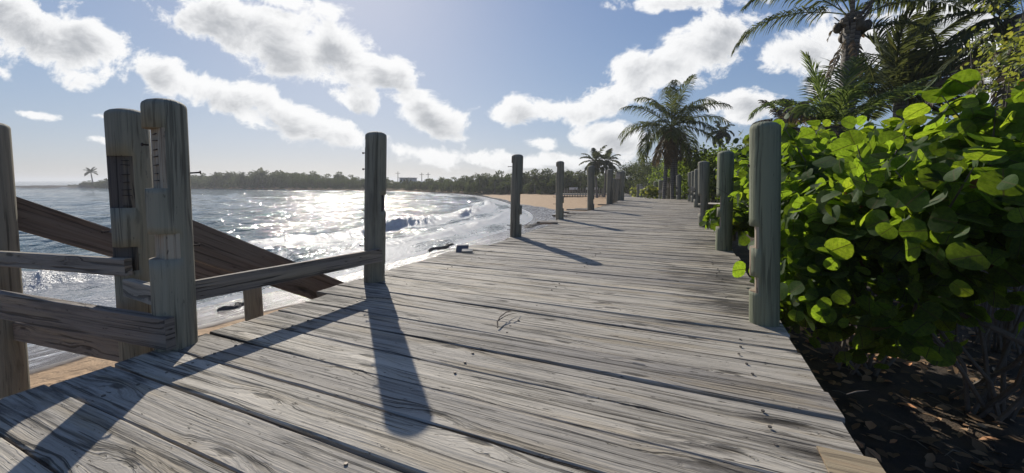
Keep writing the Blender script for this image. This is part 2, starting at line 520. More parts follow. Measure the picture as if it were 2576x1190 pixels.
def trunk_mat():
    m, T = new_mat('palm_trunk_bark')
    uv = T.n('ShaderNodeUVMap', uv_map='UVMap')
    s = T.n('ShaderNodeSeparateXYZ', {0: uv}, out=None)
    nz = T.noise(T.n('ShaderNodeTexCoord', out='Object'), 6.0, 5, 0.65)
    w = T.math('FRACT', T.math('ADD', T.math('MULTIPLY', s.outputs[0], 9.0), T.math('MULTIPLY', nz, 0.6)))
    c = T.ramp(T.math('ADD', T.math('MULTIPLY', w, 0.5), T.math('MULTIPLY', nz, 0.5)), [(0.2, (0.05, 0.045, 0.04)), (0.5, (0.17, 0.155, 0.135)), (0.8, (0.27, 0.25, 0.225))])
    b = T.n('ShaderNodeBump', {'Height': T.math('ADD', w, nz), 'Strength': 0.6, 'Distance': 0.03})
    finish(T, T.n('ShaderNodeBsdfPrincipled', {'Base Color': c, 'Roughness': 0.85, 'Normal': b}))
    return m


TRUNK = trunk_mat()

# ------------------------------------------------------------------ the ground plan
SEA_Z = -2.5
LAND = np.array([(-22, -40), (-13.4, 0), (-10.3, 7.8), (-6.0, 14.8), (-1.4, 25), (1.5, 33), (2.2, 42), (0.5, 55), (-3.5, 76), (-10, 97),
                 (-21, 113), (-36, 125), (-52, 134), (-90, 152), (-131, 167), (-172, 181), (-196, 183), (-215, 180), (-232, 183), (-262, 190), (-260, 193), (-230, 189),
                 (-208, 193), (-190, 205), (-178, 235), (-170, 300), (-160, 420), (-120, 700), (400, 1500), (1500, 1500), (1500, -400), (100, -400)], dtype=float)

DV = np.array((math.sin(R(23.7)), math.cos(R(23.7))))     # along the boardwalk
NV = np.array((DV[1], -DV[0]))                            # to its right
N_R, N_L = 0.63, -2.98
r0 = NV * N_R
PATH = [tuple(r0 + DV * s) for s in (-6, -3, 0, 4, 8, 12, 16, 19.5)] + [(9.75, 22.3), (10.45, 25), (11.3, 28.4), (12.6, 33), (14.6, 42), (17.2, 55), (22, 80)]
PATHZ = [0, 0, 0, 0, 0, 0, 0, 0, -.06, -.18, -.35, -.5, -.8, -1.1, -1.2]


def catmull(pts, per=24):
    out = []
    for i in range(len(pts) - 1):
        p0, p1, p2, p3 = pts[max(i - 1, 0)], pts[i], pts[i + 1], pts[min(i + 2, len(pts) - 1)]
        for k in range(per):
            t = k / per
            out.append(tuple(0.5 * (2 * b + (c - a) * t + (2 * a - 5 * b + 4 * c - d) * t * t + (3 * b - a - 3 * c + d) * t ** 3) for a, b, c, d in zip(p0, p1, p2, p3)))
    out.append(tuple(pts[-1]))
    return np.array(out)


PC = catmull([(x, y, z) for (x, y), z in zip(PATH, PATHZ)])
PL = np.concatenate([[0], np.cumsum(np.hypot(np.diff(PC[:, 0]), np.diff(PC[:, 1])))])


def edge_at(s):
    """point on the boardwalk's right edge at arc length s, unit direction and unit right vector"""
    p = np.array([np.interp(s, PL, PC[:, k]) for k in range(3)])
    q = np.array([np.interp(s + .05, PL, PC[:, k]) for k in range(3)])
    d = (q - p)[:2]
    d /= np.linalg.norm(d)
    return p, d, np.array((d[1], -d[0]))


def seg_dist(P, poly, closed=True):
    best = np.full(len(P), 1e18)
    n = len(poly)
    for i in range(n if closed else n - 1):
        a, b = poly[i], poly[(i + 1) % n]
        ab = b - a
        t = np.clip(((P - a) @ ab) / (ab @ ab), 0, 1)
        d = P - (a + t[:, None] * ab)
        best = np.minimum(best, (d * d).sum(1))
    return np.sqrt(best)


def inside(P, poly):
    x, y = P[:, 0], P[:, 1]
    c = np.zeros(len(P), bool)
    n = len(poly)
    for i in range(n):
        (x1, y1), (x2, y2) = poly[i], poly[(i + 1) % n]
        if y1 == y2: continue
        m = ((y1 > y) != (y2 > y)) & (x < (x2 - x1) * (y - y1) / (y2 - y1) + x1)
        c ^= m
    return c


LANDS = catmull([tuple(p) for p in LAND[:20]], 6)
LANDS = np.concatenate([LANDS, LAND[20:]])


def land_d(P):
    """signed distance to the water line, + on land"""
    d = seg_dist(P, LANDS)
    return np.where(inside(P, LANDS), d, -d)


def vnoise(P, scale, seed=0, octaves=3):
    """value noise on xy, -1..1"""
    out = np.zeros(len(P))
    amp, tot = 1.0, 0
    for o in range(octaves):
        g = np.random.default_rng(seed * 17 + o).random((64, 64)) * 2 - 1
        q = P / scale * 2 ** o
        i = np.floor(q).astype(int)
        f = q - i
        f = f * f * (3 - 2 * f)
        a = lambda dx, dy: g[(i[:, 0] + dx) % 64, (i[:, 1] + dy) % 64]
        out += amp * ((a(0, 0) * (1 - f[:, 0]) + a(1, 0) * f[:, 0]) * (1 - f[:, 1]) + (a(0, 1) * (1 - f[:, 0]) + a(1, 1) * f[:, 0]) * f[:, 1])
        tot += amp
        amp *= .5
    return out / tot


def sstep(a, b, x):
    t = np.clip((x - a) / (b - a), 0, 1)
    return t * t * (3 - 2 * t)


def path_n(P):
    """signed distance from the right edge of the boardwalk (+ to the right) and the arc length"""
    best = np.full(len(P), 1e18)
    sg = np.zeros(len(P))
    ss = np.zeros(len(P))
    C = PC[::6]
    S = PL[::6]
    for i in range(len(C) - 1):
        a, b = C[i, :2], C[i + 1, :2]
        ab = b - a
        L2 = ab @ ab
        t = ((P - a) @ ab) / L2
        if i == 0: t = np.minimum(t, 1)
        elif i == len(C) - 2: t = np.maximum(t, 0)
        else: t = np.clip(t, 0, 1)
        d = P - (a + t[:, None] * ab)
        q = (d * d).sum(1)
        m = q < best
        best[m] = q[m]
        sg[m] = np.sign(ab[1] * (P[m, 0] - a[0]) - ab[0] * (P[m, 1] - a[1]))
        ss[m] = S[i] + t[m] * (S[i + 1] - S[i])
    return np.sqrt(best) * sg, ss


def ground_z(P):
    P = np.asarray(P, float)
    D = land_d(P)
    n, s = path_n(P)
    far = sstep(70, 130, np.hypot(P[:, 0], P[:, 1]))
    z = SEA_Z + np.where(D > 0, 1.15 * (1 - np.exp(-np.maximum(D, 0) / 7.0)) + 0.25 * sstep(20, 60, D), np.maximum(D * 0.12, -5))
    dune = (0.48 - .21 * sstep(24, 50, s)) * sstep(-2.6, 0.6, n) * (1 - sstep(60, 90, s))
    z = z + dune * sstep(2, 8, D)
    z = z + 0.05 * vnoise(P, 1.7, 3) * sstep(1, 5, D) + .05 * vnoise(P, .5, 9, 2) * sstep(3, 6, D) + 1.0 * sstep(18, 50, D) * far * (0.6 + vnoise(P, 40, 4))
    tip = sstep(-185, -200, P[:, 0]) * sstep(150, 160, P[:, 1])
    rock = SEA_Z + np.minimum(np.maximum(D, -1) * .5, 1.15) + .35 * (vnoise(P, 3.0, 5)) * sstep(0, 1.5, D)
    return z * (1 - tip) + rock * tip


def polar_grid(a0, a1, na, r0, r1, nr):
    an = np.radians(np.linspace(a0, a1, na))
    rr = np.geomspace(r0, r1, nr)
    A, RR = np.meshgrid(an, rr)
    P = np.stack([(RR * np.sin(A)).ravel(), (RR * np.cos(A)).ravel()], 1)
    i, j = np.meshgrid(np.arange(nr - 1), np.arange(na - 1), indexing='ij')
    k = (i * na + j).ravel()
    F = np.stack([k, k + 1, k + na + 1, k + na], 1)[:, ::-1]
    return P, F


# ------------------------------------------------------------------ sand
def sand_mat():
    m, T = new_mat('beach_sand')
    pos = T.n('ShaderNodeNewGeometry', out='Position')
    wet = T.n('ShaderNodeAttribute', attribute_name='wet', out='Fac')
    shaded_soil = T.n('ShaderNodeAttribute', attribute_name='shaded_soil', out='Fac')
    rock = T.n('ShaderNodeAttribute', attribute_name='rock', out='Fac')
    n1 = T.noise(pos, 2.2, 6, 0.6)
    n2 = T.noise(pos, 60.0, 2, 0.6)
    foot = T.noise(pos, 3.6, 3, 0.5, dist=.6)
    c = T.ramp(T.math('ADD', T.math('MULTIPLY', n1, .7), T.math('MULTIPLY', n2, .3)), [(0.3, (0.33, 0.21, 0.11)), (0.55, (0.44, 0.29, 0.16)), (0.75, (0.52, 0.36, 0.21))])
    c = T.mix(T.math('MULTIPLY', shaded_soil, T.rng(T.noise(pos, 3.5, 5, .65), .35, .6, .86, 1.0)), c, (0.045, 0.035, 0.026, 1))  # near-black ground colour, with the shade under the bushes painted in
    wn = T.math('ADD', wet, T.math('MULTIPLY', T.math('SUBTRACT', T.noise(T.map(pos, scale=(.5, .5, 1)), 1.0, 4, .6), .5), .5))
    wf = T.rng(wn, 0.45, 0.55)
    c = T.mix(wf, c, (0.13, 0.105, 0.085, 1))
    c = T.mix(rock, c, (0.045, 0.042, 0.04, 1))
    q = T.map(pos, rot=(0, 0, R(22)))
    la = T.noise(T.map(q, scale=(1.6, .4, 1)), 1.5, 5, 0.65, dist=.8)
    la = T.math('ABSOLUTE', T.math('SUBTRACT', la, 0.5))
    lf = T.math('MULTIPLY', T.rng(la, 0.03, 0.008), T.rng(wn, 0.62, 0.95))
    c = T.mix(T.math('MULTIPLY', lf, .8), c, (.75, .76, .75, 1))
    rough = T.math('MULTIPLY_ADD', T.rng(wn, .5, .75), -0.70, 0.85)
    h = T.math('ADD', T.math('MULTIPLY', foot, T.math('MULTIPLY', T.math('SUBTRACT', 1.0, wf), T.math('MULTIPLY_ADD', shaded_soil, -.8, 1.0))), T.math('MULTIPLY', n2, .12))
    b = T.n('ShaderNodeBump', {'Height': h, 'Strength': 0.9, 'Distance': 0.12})
    finish(T, T.n('ShaderNodeBsdfPrincipled', {'Base Color': c, 'Roughness': rough, 'Normal': b, 'Specular IOR Level': .4}))
    return m


P, F = polar_grid(-100, 178, 620, 0.9, 1400, 330)
D = land_d(P)
nn, ss_ = path_n(P)
Z = ground_z(P)
fw = sstep(34, 60, np.hypot(P[:, 0], P[:, 1]))
wet = 1 - sstep(0, 1, (D + .5 * vnoise(P, 4, 8) - (1.9 - 1.6 * fw)) / (2.4 - 1.3 * fw))
shaded_soil = sstep(-.1, .3, nn) * sstep(2, 8, D)  # strip landward of the deck, darkened for the bushes' shade
shaded_soil = np.maximum(shaded_soil, sstep(16, 22, D))
rockm = sstep(-185, -200, P[:, 0]) * sstep(150, 160, P[:, 1])
keep = D[F].max(1) > -14
beach = build_np('beach', np.column_stack([P, Z]), F[keep], sand_mat(), smooth=True, attrs={'wet': wet, 'shaded_soil': shaded_soil, 'rock': rockm})
tag(beach, kind='structure')


# ------------------------------------------------------------------ sea
def sea_mat():
    m, T = new_mat('sea_water')
    pos = T.n('ShaderNodeNewGeometry', out='Position')
    foam = T.n('ShaderNodeAttribute', attribute_name='foam', out='Fac')
    green = T.n('ShaderNodeAttribute', attribute_name='crest', out='Fac')
    shallow = T.n('ShaderNodeAttribute', attribute_name='shallow', out='Fac')
    q = T.map(pos, rot=(0, 0, R(22)))
    b1 = T.noise(T.map(q, scale=(1.0, .75, 1)), 0.85, 3, 0.55)
    b2 = T.noise(q, 4.5, 2, 0.5)
    b0 = T.noise(T.map(q, scale=(1.0, .35, 1)), .3, 3, 0.55)
    h = T.math('ADD', T.math('ADD', T.math('MULTIPLY', b1, .62), T.math('MULTIPLY', b2, .06)), T.math('MULTIPLY', b0, .6))
    lace = T.noise(T.map(q, scale=(1.6, .5, 1)), 2.6, 7, 0.70, dist=1.4)
    lace2 = T.noise(T.map(q, scale=(1.2, .7, 1)), 13.0, 4, 0.65)
    ridge = T.math('SUBTRACT', 1.0, T.math('ABSOLUTE', T.math('MULTIPLY_ADD', lace, 4.0, -2.0)))
    lm = T.math('ADD', T.math('MULTIPLY', ridge, .55), T.math('ADD', T.math('MULTIPLY', lace2, .35), T.math('MULTIPLY', lace, .25)))
    fm = T.rng(T.math('ADD', lm, T.math('MULTIPLY_ADD', foam, 1.30, -1.22)), 0.0, 0.20)
    bump = T.n('ShaderNodeBump', {'Height': h, 'Strength': 1.0, 'Distance': 0.75})
    wc = T.mix(shallow, (0.030, 0.075, 0.085, 1), (0.10, 0.12, 0.10, 1))
    wc = T.mix(green, wc, (0.05, 0.15, 0.12, 1))
    water = T.n('ShaderNodeBsdfPrincipled', {'Base Color': wc, 'Roughness': 0.06, 'IOR': 1.33, 'Normal': bump, 'Specular IOR Level': 0.5})
    fb = T.n('ShaderNodeBump', {'Height': T.math('ADD', lace2, lace), 'Strength': 1.0, 'Distance': 0.35})
    fo = T.n('ShaderNodeBsdfPrincipled', {'Base Color': T.mix(T.rng(T.math('ADD', lace2, T.math('MULTIPLY', lace, .6)), .6, 1.0), (.66, .69, .70, 1), (.88, .88, .88, 1)), 'Roughness': 0.32, 'Normal': fb, 'Specular IOR Level': .6, 'Subsurface Weight': 0.0})
    tr = T.n('ShaderNodeBsdfTranslucent', {'Color': (.42, .44, .44, 1)})
    fo = T.n('ShaderNodeAddShader', {0: fo, 1: tr})
    finish(T, T.n('ShaderNodeMixShader', {0: fm, 1: water, 2: fo}))
    return m


P, F = polar_grid(-104, 30, 760, 5.0, 12000, 560)
D = -land_d(P)
rr = np.hypot(P[:, 0], P[:, 1])
al = P @ DV                                   # along the near shore
x, y = P[:, 0], P[:, 1]
fade = np.exp(-rr / 160)
h = np.zeros(len(P))
rg = np.random.default_rng(3)
for k in range(14):
    lam = rg.uniform(1.6, 11)
    a = R(-66 + rg.normal(0, 28))
    kx, ky = math.cos(a) * 2 * math.pi / lam, math.sin(a) * 2 * math.pi / lam
    h += 0.0095 * lam ** .85 * np.sin(kx * x + ky * y + rg.uniform(0, 6.28) + 1.2 * vnoise(P, lam * 2.5, k + 30, 2))
h *= fade * sstep(0.2, 6, D)
wob = 1.6 * vnoise(np.column_stack([al, 0 * al]), 9, 12, 3)
near = sstep(-5, 4, al) * (1 - sstep(46, 58, al)) * (x > -40)
foam = np.zeros(len(P))
crest = np.zeros(len(P))


def breaker(c0, c1, height, back, fr, seed, strength, breakf):
    """a breaking wave line whose distance from the shore goes from c0 (near) to c1 (far)"""
    global h, foam, crest
    c = np.interp(al, [0, 30, 45, 56], [c0, c0 * 1.04, c1, c1 * .7]) + .7 * vnoise(np.column_stack([al, 0 * al + seed]), 7, seed, 3)
    t = D - c
    amp = height * (.65 + .5 * vnoise(np.column_stack([al, 0 * al + 5]), 6, seed + 1, 2)) * near
    prof = np.where(t > 0, np.exp(-t / back), np.exp(-(t / fr) ** 2))
    br = sstep(-.25, .25, vnoise(np.column_stack([al, 0 * al + 9]), 8, seed + 2, 2) + breakf)
    br = np.maximum(br, sstep(17, 11, al))
    amp = amp * (1 - .35 * sstep(17, 11, al))
    h += amp * prof
    fr_zone = np.where(t < 0, np.exp(-(t / 1.5) ** 2), np.exp(-(t / .45) ** 2))
    foam = np.maximum(foam, strength * near * fr_zone * (0.42 + .58 * br))
    foam = np.maximum(foam, strength * near * np.where(t < 0, np.exp(-((t + .55) / .7) ** 2), 0))
    crest = np.maximum(crest, near * amp / max(height, .01) * (1 - br * .8) * np.exp(-((t + .1) / .55) ** 2))
    h += .16 * height * near * fr_zone * br * vnoise(P, .5, seed + 3, 3)


breaker(7.7, 4.1, 0.88, 2.4, .55, 41, 1.15, -.02)
breaker(3.4, 2.0, 0.30, 1.2, .35, 47, .9, .5)
breaker(17, 11, 0.24, 2.4, 1.1, 53, .0, -.5)
breaker(25, 18, 0.22, 2.6, 1.4, 59, .0, -.5)
foam = np.maximum(foam, near * .70 * sstep(8.0, 5.5, D) * (.8 + .3 * vnoise(P, 3, 61)))
foam = np.maximum(foam, .95 * np.exp(-((D - .25) / .45) ** 2) * (rr < 260))
foam = np.maximum(foam, .80 * sstep(5.5, 1.5, D) * sstep(40, 52, rr) * (rr < 140) * (.75 + .5 * vnoise(P, 5, 62)))
foam = np.maximum(foam, (.50 + .3 * vnoise(P, 9, 63)) * sstep(16, 6, D) * (rr < 170) * sstep(45, 60, rr))
foam = np.maximum(foam, .34 * sstep(.30, .75, vnoise(P * np.array((.6, 1.5)), 6, 64)) * (rr > 25) * (rr < 260))
foam = foam * (.80 + .14 * vnoise(P, 1.1, 71, 3))
shallow = sstep(8, 0, D)
zsea = SEA_Z + h - .06 * sstep(.6, -.6, D)
# the swash runs up thin over the wet sand
gz = SEA_Z + np.where(D < 0, 1.15 * (1 - np.exp(-np.maximum(-D, 0) / 7.0)), 0)
keep = (D[F].max(1) > -1.0)
sea = build_np('sea', np.column_stack([P, zsea]), F[keep], sea_mat(), smooth=True, attrs={'foam': foam, 'crest': crest, 'shallow': shallow})
tag(sea, kind='structure')

# ------------------------------------------------------------------ the boardwalk
mb = MB()
PITCHW = 0.2435
s = 0.6
S0 = 6.0 - 0.0                       # arc length where the path starts is at s = -6
i = 0
grime_v = []
while s < PL[-1] - 1:
    p, d, nr = edge_at(s)
    w = PITCHW - random.uniform(.007, .016)
    sl = s - 6.0                     # distance ahead of the camera line
    over = random.uniform(-.03, .03)
    left = 3.62 + random.uniform(-.05, .06)
    if sl < 2.6: left = 3.46 + .02 * sl + random.uniform(-.008, .01)
    elif sl < 5.4: left = 3.66 + random.uniform(-.02, .02)
    elif sl < 9: left = 3.42 + random.uniform(-.03, .04)
    if 11 < sl < 17 and random.random() < .30: left += random.uniform(.3, .8)
    if 9 < sl < 13 and random.random() < .25: left += random.uniform(.2, .5)
    right = random.uniform(-.010, .008) + (.02 if random.random() < .06 else 0)
    zz = p[2] - .0225 + random.uniform(-.003, .003)
    q0 = (p[0] - nr[0] * left, p[1] - nr[1] * left, zz + random.uniform(-.003, .003))
    q1 = (p[0] + nr[0] * right, p[1] + nr[1] * right, zz + random.uniform(-.003, .003))
    seg = 18 if sl < 9 else (6 if sl < 25 else 2)
    n0 = len(mb.v)
    board(mb, q0, q1, w, .045, (d[0], d[1], random.uniform(-.012, .012)), seg, ch=.006, jit=.0016 if sl < 9 else 0, uvo=(random.uniform(0, 40), i * 1.37 % 50), bow=.0035, cup=.0015)
    s += PITCHW
    i += 1
grime = []
V = np.array([tuple(v) for v in mb.v])
pn, psx = path_n(V[:, :2])
g = 0.42 * sstep(-1.1, -.1, pn) + .42 * sstep(-2.7, -3.35, pn) + .25 * sstep(5, 1.5, psx - 4) * 0
root = empty('boardwalk', (0, 3, 0), 'weathered grey timber boardwalk of cross boards running along the beach', 'boardwalk')
deck = mb.build('decking', DECK, root)
a = deck.data.attributes.new('grime', 'FLOAT', 'POINT')
a.data.foreach_set('value', g.astype(np.float32))
# stringers under both edges and down the middle
for off, nm in ((.28, 'stringer'), (1.75, 'stringer'), (3.2, 'stringer')):
    mb = MB()
    ss = list(np.arange(0.7, PL[-1] - 2, 4.0))
    for k in range(len(ss) - 1):
        pa, da, na_ = edge_at(ss[k])
        pb, db, nb_ = edge_at(ss[k + 1])
        A = (pa[0] - na_[0] * off, pa[1] - na_[1] * off, pa[2] - .175)
        B = (pb[0] - nb_[0] * off, pb[1] - nb_[1] * off, pb[2] - .175)
        board(mb, A, B, .07, .25, (na_[0], na_[1], 0), 1, uvo=(k * 3, k))
    mb.build(nm, STAIRW, root)
# the pale repair board let into the near right corner
def dk(sl, n, z=0.0):
    q = NV * n + DV * sl
    return Vector((q[0], q[1], z))
pa, pb = at_z(2095, 1160, 0), at_z(2205, 1192, 0)
mb = MB()
ctr = (pa + pb) / 2
nvv = Vector((NV[0], NV[1], 0))
board(mb, ctr - nvv * .09, ctr + nvv * .085, .15, .006, (DV[0], DV[1], 0), 4, ch=.002, uvo=(3, 7))
o = mb.build('repair_board', FRESH, root)
o.location.z += 0.0045
o['label'] = 'pale yellow new wood patch let into the grey boards'
# screw heads: two rows over the stringers, only near ones show
sm = MB()
tube(sm, [(0, 0, -.004), (0, 0, .0022)], [.008, .007], 8)
sc0 = None
for k in range(26, 46):
    for n in (N_R - .30, N_R - 1.72, N_R - 3.1):
        for e in (-.06, .06):
            if random.random() < .25: continue
            q = dk(-5.4 + k * PITCHW + e, n + random.uniform(-.03, .03), .001)
            if sc0 is None:
                sc0 = sm.build('screw', STEEL, root)
                sc = sc0
            else:
                sc = sc0.copy()
                COL.objects.link(sc)
            sc.location = q


# ------------------------------------------------------------------ posts
def post(label, base, top, r, notches=(), nails=(), mat=POSTG, cut=CUTW, below=0.35, group='round timber posts along the boardwalk', nseg=28, name='railing_post', stub=None, dome=.5, cuts=()):
    """notches: (z0, z1, heading of the cut face in deg clockwise from straight ahead, depth); nails: (z, heading, length)"""
    base, top = Vector(base), Vector(top)
    H = top.z - base.z
    lean = (top - base) / H
    root = None
    mb = MB()
    zs = [-below, 0.0]
    edges = sorted({z for n_ in notches for z in n_[:2] if 0 < z < H - .03})
    marks = sorted(set([-below, 0.02] + [k * .09 + .02 for k in range(1, int((H - .09) / .09))] + [H - .055]))
    marks = [z for z in marks if all(abs(z - c) > .02 for c in edges)]
    lv = [(z, z) for z in marks]
    for c in edges:
        lv += [(c, c - 1e-4), (c, c + 1e-4)]
    lv.sort(key=lambda t: t[1])
    dm = [(H - .040, .985), (H - .028, .93), (H - .014, .76), (H - .004, .48), (H, .2)]
    ph = [random.uniform(0, 6.28) for _ in range(4)]
    rings = []
    for z, zt in lv + [(a, a) for a, _ in dm]:
        sc = dict(dm).get(z, 1.0)
        ring = []
        for k in range(nseg):
            an = 2 * math.pi * k / nseg
            rad = r * sc * (1 + .016 * math.sin(2 * an + ph[0]) + .012 * math.sin(3 * an + ph[1] + z * 2) + .006 * math.sin(9 * an + ph[2]))
            x, y = math.sin(an) * rad, math.cos(an) * rad
            clamp = False
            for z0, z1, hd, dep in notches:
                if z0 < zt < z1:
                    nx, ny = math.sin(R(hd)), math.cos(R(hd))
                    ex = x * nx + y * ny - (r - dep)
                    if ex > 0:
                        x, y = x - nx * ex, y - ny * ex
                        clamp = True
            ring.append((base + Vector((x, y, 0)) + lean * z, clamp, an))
        rings.append((z, ring))
    b0 = 0
    for z, ring in rings:
        for p, c, an in ring:
            mb.v.append(p)
    uo = random.uniform(0, 30)
    for j in range(len(rings) - 1):
        za, ra = rings[j]
        zb, rb = rings[j + 1]
        step = abs(za - zb) < 1e-6
        for k in range(nseg):
            k2 = (k + 1) % nseg
            q = (j * nseg + k, (j + 1) * nseg + k, (j + 1) * nseg + k2, j * nseg + k2)
            if step and (mb.v[q[0]] - mb.v[q[1]]).length < 1e-5 and (mb.v[q[3]] - mb.v[q[2]]).length < 1e-5:
                continue
            cl = (ra[k][1] and rb[k][1]) or (ra[k2][1] and rb[k2][1]) or step
            v0, v1 = ra[k][2] * r, (ra[k][2] + 2 * math.pi / nseg) * r
            e = .05 if step else 0
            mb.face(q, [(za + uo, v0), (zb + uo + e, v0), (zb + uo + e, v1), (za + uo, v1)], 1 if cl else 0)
    n = len(rings)
    mb.face([(n - 1) * nseg + k for k in range(nseg)][::-1], [(uo + math.sin(k) * .02, .02 * math.cos(k)) for k in range(nseg)], 0)
    o = mb.build(name, [mat, cut], None, loc=base)
    for poly in o.data.polygons:
        poly.use_smooth = poly.material_index == 0 and poly.normal.z < .9
    tag(o, label, 'post', group)
    for z, hd, ln in nails:
        nb = MB()
        dr = Vector((math.sin(R(hd)), math.cos(R(hd)), random.uniform(-.1, .1)))
        st = base + lean * z + dr * (r * .8)
        tube(nb, [st, st + dr * (r * .2 + ln)], .0055, 6)
        tube(nb, [st + dr * (r * .2 + ln - .004), st + dr * (r * .2 + ln + .003)], .010, 8)
        nb.build('nail', RUST, o)
    for hd, wd_c, zl in cuts:                     # old saw kerfs and nail slots across the face
        dr = Vector((math.sin(R(hd)), math.cos(R(hd)), 0))
        sd = Vector((dr.y, -dr.x, 0))
        inn = r - .055 if hd == -146 else r * .93
        for z in zl:
            nb = MB()
            c = base + lean * z + dr * (inn - .002)
            a_ = random.uniform(.6, 1.0) * wd_c / 2
            board(nb, c - sd * a_, c + sd * a_ + Vector((0, 0, random.uniform(-.004, .004))), .0042, .02, (0, 0, 1), 1, ch=.001)
            nb.build('saw_cut', RUST, o)
    if stub:
        z, hd, w, hgt = stub
        nb = MB()
        dr = Vector((math.sin(R(hd)), math.cos(R(hd)), 0))
        sd = Vector((dr.y, -dr.x, 0))
        c = base + lean * z + dr * (r + .012)
        board(nb, c - sd * w / 2, c + sd * w / 2, hgt, .03, (0, 0, 1), 1, ch=.003, uvo=(random.uniform(0, 9), 2))
        nb.build('rail_stub', PALE, o)
    return o


def px_post(label, bx, by, tx, ty, r=None, wpx=None, zb=0.0, dist=None, **k):
    b = at_z(bx, by, zb) if dist is None else at_y(bx, by, dist)
    if r is None: r = wpx / 2 / FPX * b.y
    b = b + Vector((b.x, b.y, 0)).normalized() * r        # the pixel is the near foot of the post
    t = at_y(tx, ty, b.y)
    return post(label, b, t, r, **k)


W_, E_, S_, N_ = 0, 0, 0, 0
LFT, RGT, TOW, AWY = -66.3, 113.7, 203.7, 23.7      # headings: seaward, landward, towards the camera, away

# left foreground pair, and the one cut by the left border
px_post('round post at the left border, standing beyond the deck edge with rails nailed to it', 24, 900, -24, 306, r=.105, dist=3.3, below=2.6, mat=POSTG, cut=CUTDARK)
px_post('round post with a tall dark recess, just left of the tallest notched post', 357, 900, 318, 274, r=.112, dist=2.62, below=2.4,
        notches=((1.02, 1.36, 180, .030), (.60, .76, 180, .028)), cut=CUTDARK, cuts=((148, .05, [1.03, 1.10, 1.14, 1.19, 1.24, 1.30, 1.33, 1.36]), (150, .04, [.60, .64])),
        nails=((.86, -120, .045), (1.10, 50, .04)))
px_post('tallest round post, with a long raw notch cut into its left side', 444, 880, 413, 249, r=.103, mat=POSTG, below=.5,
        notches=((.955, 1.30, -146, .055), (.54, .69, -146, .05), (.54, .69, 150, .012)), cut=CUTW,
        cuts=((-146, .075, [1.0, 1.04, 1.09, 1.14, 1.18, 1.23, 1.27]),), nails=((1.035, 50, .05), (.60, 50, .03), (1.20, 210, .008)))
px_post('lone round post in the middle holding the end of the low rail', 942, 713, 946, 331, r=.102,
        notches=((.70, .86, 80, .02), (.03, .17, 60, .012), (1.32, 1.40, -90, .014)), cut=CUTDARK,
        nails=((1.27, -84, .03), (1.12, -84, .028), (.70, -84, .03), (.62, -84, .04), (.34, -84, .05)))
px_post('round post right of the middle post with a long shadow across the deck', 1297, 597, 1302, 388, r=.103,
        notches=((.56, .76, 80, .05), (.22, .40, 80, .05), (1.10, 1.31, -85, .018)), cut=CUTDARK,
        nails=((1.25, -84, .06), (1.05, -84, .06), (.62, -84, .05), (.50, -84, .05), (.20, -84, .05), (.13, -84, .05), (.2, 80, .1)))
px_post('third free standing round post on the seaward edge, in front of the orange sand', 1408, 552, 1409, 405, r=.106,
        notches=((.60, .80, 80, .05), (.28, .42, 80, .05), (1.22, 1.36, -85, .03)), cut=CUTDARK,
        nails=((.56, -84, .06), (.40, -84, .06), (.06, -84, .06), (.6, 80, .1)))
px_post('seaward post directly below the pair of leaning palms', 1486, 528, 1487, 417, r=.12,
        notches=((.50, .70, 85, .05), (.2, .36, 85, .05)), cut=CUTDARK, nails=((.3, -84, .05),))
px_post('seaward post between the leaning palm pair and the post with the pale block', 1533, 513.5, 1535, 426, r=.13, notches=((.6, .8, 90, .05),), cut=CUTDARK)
px_post('short round post tucked behind a taller seaward post', 1541, 507, 1543, 449, r=.12, dist=18.5, cut=CUTDARK, below=1.0)
px_post('seaward post with a pale square block near its top', 1553, 503.5, 1555, 432, r=.13, stub=(1.22, 190, .2, .30), notches=((.3, .45, 85, .05),), cut=CUTDARK)
px_post('farthest seaward post, right of the one with the pale block', 1563, 503.5, 1565, 430, r=.14, notches=((.35, .5, 85, .05),), cut=CUTDARK)

# landward row
gn = lambda a, b: (a, b)
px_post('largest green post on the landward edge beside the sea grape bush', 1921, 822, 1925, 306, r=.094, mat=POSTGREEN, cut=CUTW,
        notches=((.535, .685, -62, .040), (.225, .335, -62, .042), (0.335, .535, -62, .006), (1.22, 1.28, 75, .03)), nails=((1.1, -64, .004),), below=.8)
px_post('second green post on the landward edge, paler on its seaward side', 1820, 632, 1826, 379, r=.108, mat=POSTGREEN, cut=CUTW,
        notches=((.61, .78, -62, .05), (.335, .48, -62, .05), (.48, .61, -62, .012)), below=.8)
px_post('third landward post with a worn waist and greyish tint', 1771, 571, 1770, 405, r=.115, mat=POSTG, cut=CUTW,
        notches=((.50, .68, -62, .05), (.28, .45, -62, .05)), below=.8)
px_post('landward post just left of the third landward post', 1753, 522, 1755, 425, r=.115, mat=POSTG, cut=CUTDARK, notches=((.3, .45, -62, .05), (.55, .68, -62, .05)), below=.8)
px_post('landward post carrying a pale rail stub at half height', 1745, 509, 1745.5, 430, r=.12, mat=POSTG, cut=CUTDARK, stub=(.62, 200, .26, .2), notches=((.3, .4, -62, .05),), below=.8)
px_post('landward post farthest left of the row behind the pale stub', 1737, 506.5, 1737, 433, r=.12, mat=POSTG, cut=CUTDARK, notches=((.3, .45, -62, .05), (.6, .7, -62, .05)), below=.8)
